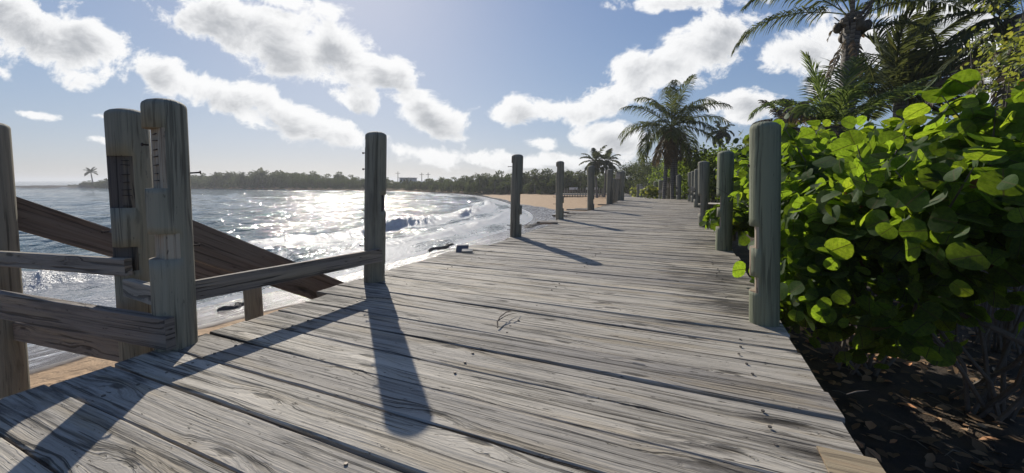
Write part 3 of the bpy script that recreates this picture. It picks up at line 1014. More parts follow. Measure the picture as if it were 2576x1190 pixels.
FARP_ = [(1707, 505, 440, .13, None, 'round post right of the palm trunks at the bend of the boardwalk'),
         (1680, 505, 446, .14, (.95, 200, .14, .3), 'round post left of the palm trunks with a pale strip near its top'),
         (1670, 503, 457, .14, (.9, 200, .16, .3), 'round post with a pale strip, second left of the palm trunks'),
         (1661.5, 503, 453, .15, (.62, 200, .32, .22), 'round post with a white board across its middle'),
         (1649, 500.5, 456, .17, None, 'round post right of the bright green shrub on the far deck'),
         (1612, 497, 463, .15, (.95, 200, .36, .45), 'far post with a white square board, left of the bright green shrub'),
         (1604.5, 497, 464, .15, None, 'far round post left of the white square board'),
         (1590, 494, 468, .17, None, 'far round post beside the yellow shrub'),
         (1577, 491, 472, .2, (.5, 200, .4, .3), 'farthest landward post where the deck disappears')]
for bx, by, ty, r_, st, lab in FARP_:
    dd = 1.42 / (by - ty) * 1000
    px_post(lab, bx, by, bx + 1, ty, r=r_, dist=dd, stub=st, mat=POSTG, cut=CUTDARK, notches=((.3, .45, -62, .05), (.62, .76, -62, .05)), below=.9, nseg=16)

# ------------------------------------------------------------------ rails and stair boards at the left
def rail(name, label, cat, p0, p1, w, t, wd=(0, 0, 1), mat=RAILW, seg=10, uvo=None, jit=.0012, group=None, bow=.002):
    mb = MB()
    board(mb, p0, p1, w, t, wd, seg, ch=.005, jit=jit, uvo=uvo or (random.uniform(0, 20), random.uniform(0, 20)), bow=bow)
    o = mb.build(name, mat, None, loc=tuple((Vector(p0) + Vector(p1)) / 2))
    return tag(o, label, cat, group)


grp = 'loose rails of the broken stair'
b0, b1 = at_y(417, 744, 2.315), at_y(958, 641, 3.80)
rail('rail', 'low rail on the deck edge running to the lone middle post', 'rail', b0, b1, .125, .042, group=grp)
a0, a1 = at_y(320, 723, 2.56), at_y(404, 746, 2.30)
rail('rail', 'short rail bridging the two tall notched posts', 'rail', a0, a1, .118, .042, group=grp, mat=RAILP)
l0, l1 = at_y(-150, 641, 3.30), at_y(324, 672, 2.56)
rail('rail', 'upper pale rail from the left border to the dark notched post', 'rail', l0, l1, .115, .042, group=grp, mat=RAILP)
k0, k1 = at_y(-190, 732, 3.05), at_y(428, 840, 2.235)
rail('rail', 'thick brown kick board at the deck edge ending at the tallest post', 'rail', k0, k1, .185, .05, group=grp)
k0, k1 = at_y(30, 829, 3.38), at_y(327, 884, 2.70)
rail('rail', 'lowest grey board behind the kick board', 'rail', k0, k1, .165, .045, group=grp)
# the two sloping boards of the stair down to the beach
az = R(23.7)
sl = .575
dS = Vector((math.sin(az), math.cos(az), -sl))
wS = Vector((math.sin(az) * sl, math.cos(az) * sl, 1)).normalized()
wd_ = .275
q0 = at_y(392, 516, 2.86) - wS * (wd_ / 2)
rail('stair_board', 'wide brown stair board sloping down behind the low rail', 'stair board', q0 - dS * .12, q0 + dS * 2.9, wd_, .045, tuple(wS), mat=STAIRW, group='sloping boards of the broken stair')
q1 = at_y(0, 481, 3.46) - wS * (.262 / 2)
rail('stair_board', 'wide brown stair board sloping from the left border to the dark notched post', 'stair board', q1 - dS * .5, q1 + dS * 1.95, .262, .045, tuple(wS), mat=STAIRW, group='sloping boards of the broken stair')
e = q1 + dS * 1.86
pb_ = at_y(633, 790, e.y + .02)
post('short stub post at the foot of the stair board, seen under the low rail', Vector((pb_.x + .03, pb_.y + .05, -2.0)), Vector((pb_.x - .01, pb_.y + .05, -.36)), .105, below=.5, cut=CUTDARK, group='posts of the broken stair')

# ------------------------------------------------------------------ small things on the deck
t = empty('broken_board', at_z(1168, 634, 0), 'broken dark square board tipped up on the seaward deck edge', 'board')
c = at_z(1172, 634, 0)
mb = MB()
uu = (at_y(1186, 634, c.y) - at_y(1160, 634, c.y)).normalized()
vv = Vector((-.62, .45, .34)).normalized()
board(mb, c + vv * .075 - uu * .085, c + vv * .075 + uu * .085, .15, .022, tuple(vv), 3, ch=.004, jit=.002)
mb.build('board_face', SLATE, t)
mb = MB()
board(mb, c + Vector((-.05, -.03, .02)), c + Vector((.1, -.03, .025)), .07, .03, (0, 1, .4), 3, ch=.004, jit=.003)
mb.build('splintered_edge', PALE, t)
mb = MB()
c = at_z(1520, 543, 0) if False else at_z(1383, 563, 0)
board(mb, c + Vector((-.22, .0, .03)), c + Vector((.18, -.02, .03)), .13, .05, (0, 1, .2), 4, ch=.006, jit=.006)
tag(mb.build('wood_scrap', RAILW, None, loc=tuple(c)), 'small wood scrap on the deck edge before the third seaward post', 'scrap')
mb = MB()
c = at_z(1355, 561, -.03)
mb = MB()
pts = [at_z(1252, 824, .012), at_z(1251, 808, .035), at_z(1258, 797, .04), at_z(1272, 786, .05), at_z(1290, 781, .045), at_z(1306, 784, .015)]
tube(mb, pts, [.005, .0055, .0045, .004, .003, .0015], 6)
pts = [at_z(1251, 808, .035), at_z(1266, 798, .03), at_z(1280, 791, .02), at_z(1300, 788, .008)]
tube(mb, pts, [.004, .003, .0025, .001], 6)
tag(mb.build('dry_twig', TWIG, None, loc=tuple(at_z(1252, 824, 0))), 'curved dry twig lying in the middle of the deck', 'twig')
mb = MB()
tube(mb, [at_z(2130, 992, .004), at_z(2155, 985, .007), at_z(2185, 982, .004)], [.002, .003, .001], 5)
tag(mb.build('dry_twig', TWIG, None, loc=tuple(at_z(2130, 992, 0))), 'thin straw on the deck near the landward edge', 'twig')
mb = MB()
a_, b_ = at_y(1783, 512, 7.6), at_y(1905, 523, 6.4)
tube(mb, [a_, a_ * .66 + b_ * .34 + Vector((0, 0, .012)), a_ * .33 + b_ * .67, b_], [.016, .02, .022, .02], 7)
tag(mb.build('bleached_branch', BLEACH, None, loc=tuple(a_)), 'pale bleached branch lying behind the second green post', 'branch')


# ------------------------------------------------------------------ leaves
def leaf_template(n=12, cup=.12, notch=True):
    """round sea grape leaf of radius 1: stalk at (0,-.8); returns verts, tris, uv"""
    v, uv = [(0, -.1, 0)], [(0, -.1)]
    for k in range(n):
        a = 2 * math.pi * (k + .5) / n - math.pi / 2
        r = 1.0
        x, y = math.cos(a) * r * 1.04, math.sin(a) * r * .92
        if notch and y < -.6 and abs(x) < .5: y += .16 * (1 - abs(x) / .5) + .04
        v.append((x, y, cup * abs(x) ** 1.5 - .10 * y * y + .03 * math.sin(a * 3)))
        uv.append((x, y))
    f = [(0, 1 + k, 1 + (k + 1) % n) for k in range(n)]
    return np.array(v), np.array(f), np.array(uv)


def scatter_leaves(centers, normals, sizes, tmpl, r, ups=None):
    """stack transformed copies of one leaf into arrays"""
    v, f, uv = tmpl
    n = len(centers)
    nz = normals / np.linalg.norm(normals, axis=1)[:, None]
    t = ups if ups is not None else r.normal(size=(n, 3))
    t = t - nz * (t * nz).sum(1)[:, None]
    t /= np.linalg.norm(t, axis=1)[:, None] + 1e-9
    b = np.cross(t, nz)
    M = np.stack([b, t, nz], 2) * sizes[:, None, None]
    V = np.einsum('nij,kj->nki', M, v) + centers[:, None, :]
    F = f[None] + (np.arange(n) * len(v))[:, None, None]
    return V.reshape(-1, 3), F.reshape(-1, f.shape[1]), np.tile(uv, (n, 1))


LEAF14 = leaf_template(14)
LEAF8 = leaf_template(7, notch=False)
_v = np.array([(0, -1, 0), (.55, -.2, .1), (.4, .5, .06), (0, 1, -.12), (-.4, .5, .06), (-.55, -.2, .1)])
LEAF6 = (_v, np.array([(0, 1, 2, 3), (0, 3, 4, 5)]), _v[:, :2])


def bush(name, label, base, blobs, nclump, size, mat, tmpl, seed, cat='shrub', group=None, per=(4, 8), inner=.5, stems=9, stemr=.018, up=.35, spread=1.6, clip=None, sprigs=0):
    r = np.random.default_rng(seed)
    C, Nn = [], []
    vol = np.array([b[1][0] * b[1][1] + b[1][1] * b[1][2] + b[1][0] * b[1][2] for b in blobs])
    for (c, rad), w in zip(blobs, vol / vol.sum()):
        m = int(nclump * w)
        d = r.normal(size=(m, 3))
        d /= np.linalg.norm(d, axis=1)[:, None]
        d[:, 2] = np.where(d[:, 2] < -.55, -d[:, 2], d[:, 2])
        rr_ = np.where(r.random(m) < inner, r.uniform(.45, .9, m), r.uniform(.86, 1.08, m))
        p = np.array(c) + d * np.array(rad) * rr_[:, None]
        lump = .93 + .19 * np.sin(p[:, 0] * 3.1 + seed) * np.sin(p[:, 1] * 2.7) + .08 * np.sin(p[:, 2] * 5 + p[:, 0] * 2)
        p = np.array(c) + (p - np.array(c)) * lump[:, None]
        C.append(p)
        Nn.append(d)
    C, Nn = np.concatenate(C), np.concatenate(Nn)
    if sprigs:                                        # hollows in the mass, and shoots standing out of it
        hol = np.sin(C[:, 0] * 4.3 + seed) * np.sin(C[:, 1] * 3.9 + 1.3) + np.sin(C[:, 2] * 5.1 + seed * 2) * np.sin(C[:, 0] * 2.9 - C[:, 1] * 2.2)
        k = (hol > -.22) | (r.random(len(C)) < .12)
        C, Nn = C[k], Nn[k]
    shoots = []
    for q in range(sprigs):
        c, rad = blobs[r.integers(len(blobs))]
        d = r.normal(size=3)
        d[2] = abs(d[2]) + .35
        d /= np.linalg.norm(d)
        p0 = np.array(c) + d * np.array(rad) * .8
        g = d * .55 + np.array((r.normal() * .25, r.normal() * .25, .55))
        g /= np.linalg.norm(g)
        L_ = r.uniform(.25, .6) * min(1.6, size / .064)
        ps = p0 + g * np.linspace(.12, 1, 6)[:, None] * L_
        shoots.append((p0, ps[-1]))
        C = np.concatenate([C, ps])
        Nn = np.concatenate([Nn, np.tile(g * .4 + r.normal(size=3) * .5, (6, 1))])
    if clip is not None:
        k = clip(C)
        C, Nn = C[k], Nn[k]
    k = r.integers(per[0], per[1], len(C))
    c2 = np.repeat(C, k, 0)
    n2 = np.repeat(Nn, k, 0)
    off = r.normal(size=c2.shape) * size * spread * np.array((1, 1, .8))
    c2 = c2 + off
    nn_ = n2 * .6 + r.normal(size=n2.shape) * .5 + np.array((0, 0, up)) + off / size * .15
    sz = size * r.uniform(.5, 1.3, len(c2))
    ups = off + np.array((0, 0, -.2)) * size + r.normal(size=c2.shape) * size * .4
    V, F_, UV = scatter_leaves(c2, nn_, sz, tmpl, r, ups)
    root = empty(name, base, label, cat, group)
    build_np('foliage', V, F_, mat, UV, root, smooth=False)
    if stems:
        mb = MB()
        idx = r.choice(len(C), min(stems, len(C)), replace=False)
        for q in idx:
            tip = Vector(C[q])
            b = Vector(base) + Vector((r.normal() * .15, r.normal() * .15, -.05))
            midp = b.lerp(tip, .5) + Vector((r.normal() * .12, r.normal() * .12, .1))
            tube(mb, [b, b.lerp(midp, .5) + Vector((r.normal() * .05, r.normal() * .05, .03)), midp, midp.lerp(tip, .5) + Vector((r.normal() * .05, 0, .02)), tip], [stemr, stemr * .85, stemr * .65, stemr * .45, stemr * .25], 6)
        for a_, b_ in shoots:
            tube(mb, [a_, (np.array(a_) + b_) / 2, b_], [stemr * .4, stemr * .3, stemr * .15], 5)
        mb.build('stem', BARK, root)
    return root


def gz1(x, y):
    return float(ground_z(np.array([[x, y]]))[0])


# sea grapes beside the boardwalk
near_c = lambda C: (path_n(C[:, :2])[0] > .12) & (C[:, 2] > -.6)
bush('sea_grape_bush', 'big sea grape bush at the right border with the largest round backlit leaves', (4.1, 3.4, gz1(4.1, 3.4)),
     [((3.0, 2.25, .62), (.62, .55, .42)), ((3.6, 2.7, .80), (.95, .7, .55)), ((2.85, 3.1, .50), (.62, .5, .5)), ((2.5, 3.2, .10), (.34, .5, .40)), ((2.9, 2.9, .1), (.45, .45, .30)), ((4.6, 2.7, .95), (.9, .9, .6))],
     900, .068, GRAPE, LEAF14, 11, sprigs=16, group='sea grapes along the landward edge', clip=near_c, up=.15, stems=13)
bush('sea_grape_bush', 'dense sea grape bush right behind the largest green post', (3.6, 4.2, gz1(3.6, 4.2)),
     [((3.15, 3.8, .55), (.80, .7, .72)), ((4.3, 4.0, .8), (1.0, .9, .75)), ((3.2, 4.9, .55), (.7, .8, .85)), ((5.2, 3.6, .9), (1.0, .9, .8)), ((3.1, 3.75, -.30), (.75, .55, .45))],  # last, lowest blob is extra foliage added to shade the ground
     1450, .066, GRAPE, LEAF14, 12, sprigs=26, group='sea grapes along the landward edge', clip=near_c, up=.15, stems=14)
bush('sea_grape_bush', 'sea grape bush between the two green posts', (4.6, 6.6, gz1(4.6, 6.6)),
     [((4.25, 6.2, .5), (.85, 1.0, .8)), ((5.3, 6.2, .8), (1.0, 1.1, .8)), ((4.9, 7.8, .7), (.8, 1.0, .85))],
     1050, .068, GRAPE, LEAF8, 13, sprigs=24, group='sea grapes along the landward edge', clip=near_c)
bush('vine_shrub', 'tall small leaved climbing shrub in the upper right corner', (5.9, 4.6, gz1(5.9, 4.6)),
     [((6.0, 4.5, 2.0), (.95, .8, .75)), ((6.3, 4.6, 2.75), (.75, .7, .7)), ((5.5, 5.0, 1.15), (.85, .8, .45)), ((6.2, 4.2, 1.2), (.9, .9, .7))],
     760, .036, VINE, LEAF6, 14, per=(4, 10), stems=22, stemr=.014, spread=2.2)
bush('small_leaved_shrub', 'glossy small leaved shrub under the windblown palm', (6.3, 7.0, gz1(6.3, 7.0)),
     [((6.3, 6.9, 1.0), (1.2, 1.0, .6)), ((7.5, 7.0, 1.2), (1.1, 1.0, .65))],
     800, .042, VINE, LEAF6, 15, per=(4, 10), stems=12, spread=2.2)
hedge = [(10.0, 1.35, 1.05, 1.9, 'sea grape hedge clump right behind the second green post'),
         (12.6, 1.45, 1.2, 2.25, 'sea grape hedge clump right behind the third landward post'),
         (15.6, 1.6, 1.4, 2.5, 'sea grape hedge clump behind the post with the pale stub'),
         (18.8, 1.8, 1.6, 2.6, 'sea grape hedge clump behind the farthest left of the near landward posts'),
         (22.3, 2.2, 1.8, 2.9, 'sea grape tree clump just right of the palm trunks'),
         (26.5, 2.2, 2.0, 3.2, 'sea grape tree clump behind the palm trunks'),
         (31.5, 1.9, 2.3, 3.3, 'sea grape tree clump left of the palm trunks under hanging fronds'),
         (37.5, 1.7, 2.8, 3.6, 'far sea grape clump behind the white square board'),
         (45, 1.2, 3.3, 3.6, 'far sea grape clump at the left end of the landward hedge')]
for k, (sa, off, rad, hz, lab) in enumerate(hedge):
    p, d, nr = edge_at(sa + 6)
    cx, cy = p[0] + nr[0] * (off + rad * .35), p[1] + nr[1] * (off + rad * .35)
    g0 = gz1(cx, cy)
    zt = p[2] + hz
    hh = (zt - g0) / 2
    bush('sea_grape_bush', lab, (cx, cy, g0), [((cx, cy, g0 + hh * .95), (rad * .95, rad * 1.15, hh * 1.0)), ((cx + nr[0] * rad, cy + nr[1] * rad, g0 + hh * 1.1), (rad, rad, hh)), ((cx - d[0] * rad * .6, cy - d[1] * rad * .6, g0 + hh * .6), (rad * .7, rad * .7, hh * .62))],
         760 + k * 40, .085 + .006 * k, GRAPE_FAR, LEAF6 if k > 1 else LEAF8, 20 + k, group='sea grapes along the landward edge', per=(4, 9), stems=8, stemr=.03,
         clip=lambda C: path_n(C[:, :2])[0] > .15, spread=1.8, sprigs=14)
for px, py, d_, rad, lab, sd in ((1583, 415, 64, 3.4, 'leafy round tree where the boardwalk disappears', 51), (1618, 408, 56, 3.4, 'dark leafy tree behind the white square board', 52), (1655, 398, 47, 3.2, 'leafy tree left of the palm trunks under the full crowned palm', 53), (1730, 396, 30, 2.2, 'tall leafy thicket right of the full crowned palm', 54), (1775, 380, 24, 2.0, 'tall leafy thicket behind the row of landward posts', 55)):
    c = at_y(px, py, d_)
    g0 = gz1(c.x, d_)
    hh = (c.z - g0) / 2
    bush('leafy_tree', lab, (c.x, d_, g0), [((c.x, d_, g0 + hh), (rad, rad, hh)), ((c.x + rad * .5, d_ + rad * .4, g0 + hh * 1.1), (rad * .8, rad * .8, hh * .9))], 900, .11 if d_ > 40 else .09, FARL if d_ > 40 else GRAPE_FAR, LEAF6, sd, cat='tree', per=(5, 10), stems=8, stemr=.05, spread=2.2, sprigs=16)
for bx, by, rad, lab, sd in ((1638, 500, .55, 'small bright green sea grape shrub sprouting on the far deck edge', 41), (1603, 496, .7, 'small yellow green shrub beside the farthest posts', 42), (1836, 575, .22, 'sea grape sprig poking out beside the second green post', 43)):
    c = at_y(bx, by - 12, {41: 30, 42: 46, 43: 6.0}[sd])
    bush('sea_grape_shrub', lab, (c.x, c.y, c.z - rad), [((c.x, c.y, c.z), (rad, rad, rad * .9))], 60, .10 if sd != 43 else .07, VINE if sd != 43 else GRAPE, LEAF8, sd, per=(4, 7), stems=4)
# the slanting dead limb and twigs under the near bush
mb = MB()
tube(mb, [at_y(2300, 762, 3.1), at_y(2390, 778, 2.95), at_y(2490, 822, 2.75), at_y(2600, 872, 2.6), at_y(2760, 930, 2.5)], [.012, .017, .022, .026, .03], 8)
tube(mb, [at_y(2490, 822, 2.75), at_y(2475, 850, 2.72)], [.009, .004], 6)
tag(mb.build('fallen_limb', BARK, None, loc=tuple(at_y(2490, 822, 2.75))), 'slanting bare limb under the bush at the right border', 'branch')
# litter on the shaded ground
r = np.random.default_rng(5)
n = 2600
c = np.column_stack([r.uniform(1.0, 6.5, n), r.uniform(1.2, 7, n)])
pn_, _s = path_n(c)
c = c[pn_ > .1]
c3 = np.column_stack([c, ground_z(c) + .012 + r.uniform(0, .02, len(c))])
nrm = np.column_stack([r.normal(0, .28, len(c)), r.normal(0, .28, len(c)), np.ones(len(c))])
V, F_, UV = scatter_leaves(c3, nrm, r.uniform(.02, .075, len(c)), LEAF6, r)
lit = build_np('leaf_litter', V, F_, LITTER, UV)
tag(lit, 'dry fallen leaves scattered over the shaded ground beside the deck', 'leaf litter', kind='stuff')
mb = MB()
for k in range(150):
    x_, y_ = r.uniform(1.6, 6), r.uniform(1.4, 6)
    if path_n(np.array([[x_, y_]]))[0][0] < .15: continue
    z_ = gz1(x_, y_) + .02
    a_ = r.uniform(0, 6.28)
    l_ = r.uniform(.05, .28)
    tube(mb, [(x_, y_, z_), (x_ + math.cos(a_) * l_ * .5, y_ + math.sin(a_) * l_ * .5, z_ + r.uniform(0, .03)), (x_ + math.cos(a_ + .2) * l_, y_ + math.sin(a_ + .2) * l_, z_)], [.003, .004, .002], 4)
tag(mb.build('twig_litter', TWIG), 'small twigs strewn over the shaded ground beside the deck', 'twigs', kind='stuff')


# ------------------------------------------------------------------ palms
def frond(V, F_, UV, origin, az, el, L, droop, r, nl=60, lw=.03, ll=.55, wind=(0, 0, 0), hang=.5, twist=0.0, steps=14):
    """one feather leaf: a curved midrib with two rows of hanging leaflets, appended to the lists"""
    pts, p, e = [], np.array(origin, float), el
    wind = np.array(wind)
    for k in range(steps + 1):
        pts.append(p.copy())
        d = np.array((math.cos(e) * math.sin(az), math.cos(e) * math.cos(az), math.sin(e)))
        d = d + wind * (k / steps)
        d /= np.linalg.norm(d)
        p = p + d * L / steps
        e -= droop / steps * (0.4 + 1.2 * k / steps)
    pts = np.array(pts)

    def quad(a, b, c, d_):
        i = len(V)
        V.extend([a, b, c, d_])
        F_.append((i, i + 1, i + 2, i + 3))
        UV.extend([(0, 0), (1, 0), (1, 1), (0, 1)])
    for k in range(steps):
        t = (pts[k + 1] - pts[k])
        t /= np.linalg.norm(t)
        sd = np.cross(t, (0, 0, 1.0))
        sd /= np.linalg.norm(sd) + 1e-6
        w0, w1 = lw * 1.1 * (1 - k / steps) + .006, lw * 1.1 * (1 - (k + 1) / steps) + .006
        up = np.cross(sd, t)
        quad(pts[k] - sd * w0, pts[k] + sd * w0, pts[k + 1] + sd * w1, pts[k + 1] - sd * w1)
        quad(pts[k] - up * w0, pts[k] + up * w0 * .3, pts[k + 1] + up * w1 * .3, pts[k + 1] - up * w1)
    for j in range(nl):
        f = .13 + .87 * (j + .5) / nl
        x = f * steps
        k = min(int(x), steps - 1)
        b = pts[k] + (pts[k + 1] - pts[k]) * (x - k)
        t = (pts[k + 1] - pts[k])
        t /= np.linalg.norm(t)
        sd = np.cross(t, (0, 0, 1.0))
        sd /= np.linalg.norm(sd) + 1e-6
        ct, st = math.cos(twist * f), math.sin(twist * f)
        up = np.cross(sd, t)
        sd = sd * ct + up * st
        l = ll * (math.sin(math.pi * min(1, f * .82 + .12)) ** .7) * r.uniform(.82, 1.12)
        for sgn in (-1, 1):
            if r.random() < .04: continue
            dr = sd * sgn * .8 + t * (.35 + .75 * f) + np.array((0, 0, .16))
            dr = dr + wind * .8 + r.normal(size=3) * .09
            dr /= np.linalg.norm(dr)
            d2 = dr + np.array((0, 0, -hang)) + wind * .5
            d2 /= np.linalg.norm(d2)
            d3 = d2 + np.array((0, 0, -hang * 1.3)) + wind * .4
            d3 /= np.linalg.norm(d3)
            wv = np.cross(dr, np.cross(sd * sgn, t) + r.normal(size=3) * .35)
            wv = wv / (np.linalg.norm(wv) + 1e-6) * lw
            a0, a1 = b, b + dr * l * .4
            a2 = a1 + d2 * l * .35
            a3 = a2 + d3 * l * .25
            i = len(V)
            V.extend([a0 - wv * .4, a0 + wv * .4, a1 - wv, a1 + wv, a2 - wv * .75, a2 + wv * .75, a3 - wv * .1, a3 + wv * .1])
            UV.extend([(0, 0), (1, 0), (0, .3), (1, .3), (0, .7), (1, .7), (0, 1), (1, 1)])
            F_.extend([(i, i + 1, i + 3, i + 2), (i + 2, i + 3, i + 5, i + 4), (i + 4, i + 5, i + 7, i + 6)])


def palm_trunk(mb, base, top, r0_, r1_, bend=(0, 0, 0), n=14):
    base, top = Vector(base), Vector(top)
    pts, rad = [], []
    for k in range(n + 1):
        f = k / n
        p = base.lerp(top, f) + Vector(bend) * math.sin(math.pi * f)
        pts.append(p)
        rr_ = r0_ + (r1_ - r0_) * f + (r0_ * .45 * max(0, 1 - f * 8))
        rad.append(rr_ * (1 + .05 * (k % 2)))
    tube(mb, pts, rad, 12)


def palm(name, label, base, crown, fr, mat, r0_=.17, r1_=.13, bend=(0, 0, 0), seed=1, extra_trunks=(), coconuts=0, group=None, dead=(), boots=0, split=True):
    """fr / dead: list of (azimuth deg, elevation deg, length, droop rad, dict)"""
    r = np.random.default_rng(seed)
    root = empty(name, base, label, 'palm tree', group)
    mb = MB()
    palm_trunk(mb, Vector(base) - Vector((0, 0, .2)), crown, r0_, r1_, bend)
    mb.build('trunk', TRUNK, root, smooth=True)
    for (b, tp, a, c_) in extra_trunks:
        mb = MB()
        palm_trunk(mb, b, tp, a, c_)
        mb.build('trunk', TRUNK, root, smooth=True)
    allv = [[], [], []]
    for lst, mt, nm in ((fr, mat, 'frond'), (dead, DEADP, 'dead_frond')):
        for (az_, el, L, dp, kw) in lst:
            V, F_, UV = ([], [], []) if split else allv
            o = np.array(crown) + np.array((math.sin(R(az_)) * r1_ * .7, math.cos(R(az_)) * r1_ * .7, r.uniform(-.12, .1) + kw.pop('dz', 0)))
            frond(V, F_, UV, o, R(az_), R(el), L, dp, r, **kw)
            if split:
                build_np(nm, V, F_, mt, UV, root)
    if not split:
        build_np('crown', allv[0], allv[1], mat, allv[2], root)
    for k in range(boots):                    # torn leaf bases round the top of the trunk
        mb = MB()
        a_ = r.uniform(0, 6.28)
        z0 = r.uniform(-.9, .0)
        o = Vector(crown) + Vector((math.cos(a_) * r1_ * .8, math.sin(a_) * r1_ * .8, z0))
        e_ = o + Vector((math.cos(a_) * .28, math.sin(a_) * .28, .30 + r.uniform(0, .25)))
        board(mb, o, e_, .10, .02, (-math.sin(a_), math.cos(a_), 0), 3, ch=.003, jit=.004)
        mb.build('leaf_base', TRUNK, root)
    for k in range(coconuts):
        a_ = r.uniform(0, 6.28)
        c = Vector(crown) + Vector((math.cos(a_) * r.uniform(.22, .42), math.sin(a_) * r.uniform(.22, .42), r.uniform(-.75, -.15)))
        mb = MB()
        for i_ in range(7):
            th = math.pi * i_ / 6
            for j_ in range(10):
                ph = 2 * math.pi * j_ / 10
                mb.v.append(c + Vector((math.sin(th) * math.cos(ph) * .115, math.sin(th) * math.sin(ph) * .115, math.cos(th) * .15)))
        for i_ in range(6):
            for j_ in range(10):
                q = (i_ * 10 + j_, (i_ + 1) * 10 + j_, (i_ + 1) * 10 + (j_ + 1) % 10, i_ * 10 + (j_ + 1) % 10)
                mb.face(q, [(0, 0)] * 4)
        mb.build('coconut', COCO, root, smooth=True)
    return root


def ring_fronds(r, n, L, el=(70, -20), droop=(0.9, 1.6), az0=0, azr=360, **kw):
    out = []
    for k in range(n):
        f = k / max(n - 1, 1)
        a = az0 + (k * 137.5) % azr if azr == 360 else az0 + azr * r.random()
        e = el[0] + (el[1] - el[0]) * f ** .8
        out.append((a + r.uniform(-8, 8), e + r.uniform(-6, 6), L * r.uniform(.85, 1.08), r.uniform(*droop), dict(kw)))
    return out


r = np.random.default_rng(21)
# the leaning centre palm whose skirt hides three trunks
b = at_y(1690, 505, 23.5)
g0 = gz1(b.x, b.y)
cr = at_y(1690, 318, 23.5)
fr = ring_fronds(r, 23, 3.2, el=(84, -18), droop=(.9, 1.9), az0=20, nl=60, lw=.022, ll=1.0, hang=.85)
dead = ring_fronds(r, 11, 2.4, el=(-38, -72), droop=(.3, .6), az0=60, nl=40, lw=.03, ll=.6, hang=.7)
palm('coconut_palm', 'full crowned coconut palm with a brown skirt standing at the bend of the boardwalk', (b.x + .1, b.y, g0), tuple(cr), fr, PALM, .125, .11, seed=4, dead=dead,
     extra_trunks=[((b.x - .5, b.y + .1, g0 - .2), (cr.x - .2, cr.y, cr.z - .3), .115, .10), ((b.x + .42, b.y - .1, g0 - .2), (cr.x + .12, cr.y, cr.z - .4), .11, .095)])
# tall palm with coconuts at the top right
b = at_y(2142, 330, 11.5)
cr = at_y(2146, 34, 11.5)
fr = [(-66, 18, 3.1, 1.55, dict(nl=72, lw=.019, ll=.82, hang=.8)), (-80, 40, 3.0, 1.6, dict(nl=72, lw=.019, ll=.78, hang=.8)), (88, 22, 3.1, .9, dict(nl=72, lw=.019, ll=.62, hang=.9)),
      (70, 30, 3.2, 1.0, dict(nl=72, lw=.019, ll=.62, hang=.9)), (110, 26, 3.0, .95, dict(nl=72, lw=.019, ll=.6, hang=.9)), (150, 10, 2.0, 1.9, dict(nl=60, lw=.018, ll=.55, hang=.6, dz=-.5)),
      (-120, 55, 3.0, 1.4, dict(nl=66, lw=.019, ll=.6, hang=.6)), (0, 60, 3, 1.4, dict(nl=66, lw=.019, ll=.6, hang=.6)), (40, 70, 3, 1.2, dict(nl=66, lw=.019, ll=.6, hang=.6)), (200, 60, 3, 1.3, dict(nl=66, lw=.019, ll=.6, hang=.6)),
      (95, -52, 1.7, .9, dict(nl=44, lw=.018, ll=.62, hang=.3, dz=-.9))]
dead = [(-35, -30, .75, 1.2, dict(nl=3, lw=.03, ll=.2)), (60, -20, .8, 1.6, dict(nl=3, lw=.035, ll=.2)), (-150, -40, 1.6, .6, dict(nl=34, lw=.02, ll=.25, hang=.8, dz=-.6)), (-100, -60, 1.7, .3, dict(nl=40, lw=.02, ll=.22, hang=.9, dz=-.7))]
palm('coconut_palm', 'tallest coconut palm with hanging coconuts cut off by the top border', (b.x - .25, b.y, gz1(b.x, b.y)), tuple(cr), fr, PALM, .22, .19, seed=6, dead=dead, coconuts=17, boots=16)
# young green palm below it
b = at_y(2085, 420, 9.3)
cr = at_y(2092, 330, 9.3)
fr = [(-30, 82, 2.0, .35, dict(nl=72, lw=.015, ll=.62, hang=.15)), (60, 72, 2.1, .5, dict(nl=72, lw=.015, ll=.62, hang=.2)), (-75, 62, 2.0, 2.3, dict(nl=72, lw=.015, ll=.55, hang=.55)),
      (95, 44, 2.3, .5, dict(nl=72, lw=.015, ll=.6, hang=.3)), (150, 50, 1.9, 1.5, dict(nl=66, lw=.015, ll=.6, hang=.5)), (-125, 40, 1.8, 1.6, dict(nl=66, lw=.015, ll=.55, hang=.5)), (20, 64, 2.0, .6, dict(nl=66, lw=.015, ll=.6, hang=.3)), (-160, 70, 1.5, 1.7, dict(nl=60, lw=.015, ll=.55, hang=.5))]
dead = [(-85, 40, 1.7, 2.5, dict(nl=60, lw=.018, ll=.5, hang=.9)), (-110, 10, 1.5, 1.5, dict(nl=60, lw=.018, ll=.45, hang=.9)), (-150, 15, 1.3, 1.4, dict(nl=60, lw=.018, ll=.45, hang=.9))]
palm('young_palm', 'young green palm with arching fronds rising from the bushes in front of the tallest palm', (b.x, b.y, gz1(b.x, b.y)), tuple(cr), fr, PALMG, .16, .13, seed=8, dead=dead)
# the windswept palm
b = at_y(2262, 360, 12.5)
cr = at_y(2268, 232, 12.5)
wd = (.30, .10, .02)
fr = ring_fronds(r, 28, 2.4, el=(88, 0), droop=(.4, 1.2), az0=30, nl=66, lw=.024, ll=.85, hang=.2, wind=(.75, .12, -.05))
fr += [(75, -6, 2.2, .5, dict(nl=66, lw=.03, ll=.6, hang=.5, wind=wd)), (100, -2, 2.3, .6, dict(nl=66, lw=.03, ll=.6, hang=.5, wind=wd)), (-80, 5, 1.6, .5, dict(nl=66, lw=.018, ll=.55, hang=.5)), (-100, -12, 1.9, .4, dict(nl=66, lw=.018, ll=.5, hang=.6))]
palm('coconut_palm', 'dark windblown palm with fronds swept to the right', (b.x, b.y, gz1(b.x, b.y)), tuple(cr), fr, PALM, .2, .17, seed=9, boots=8)
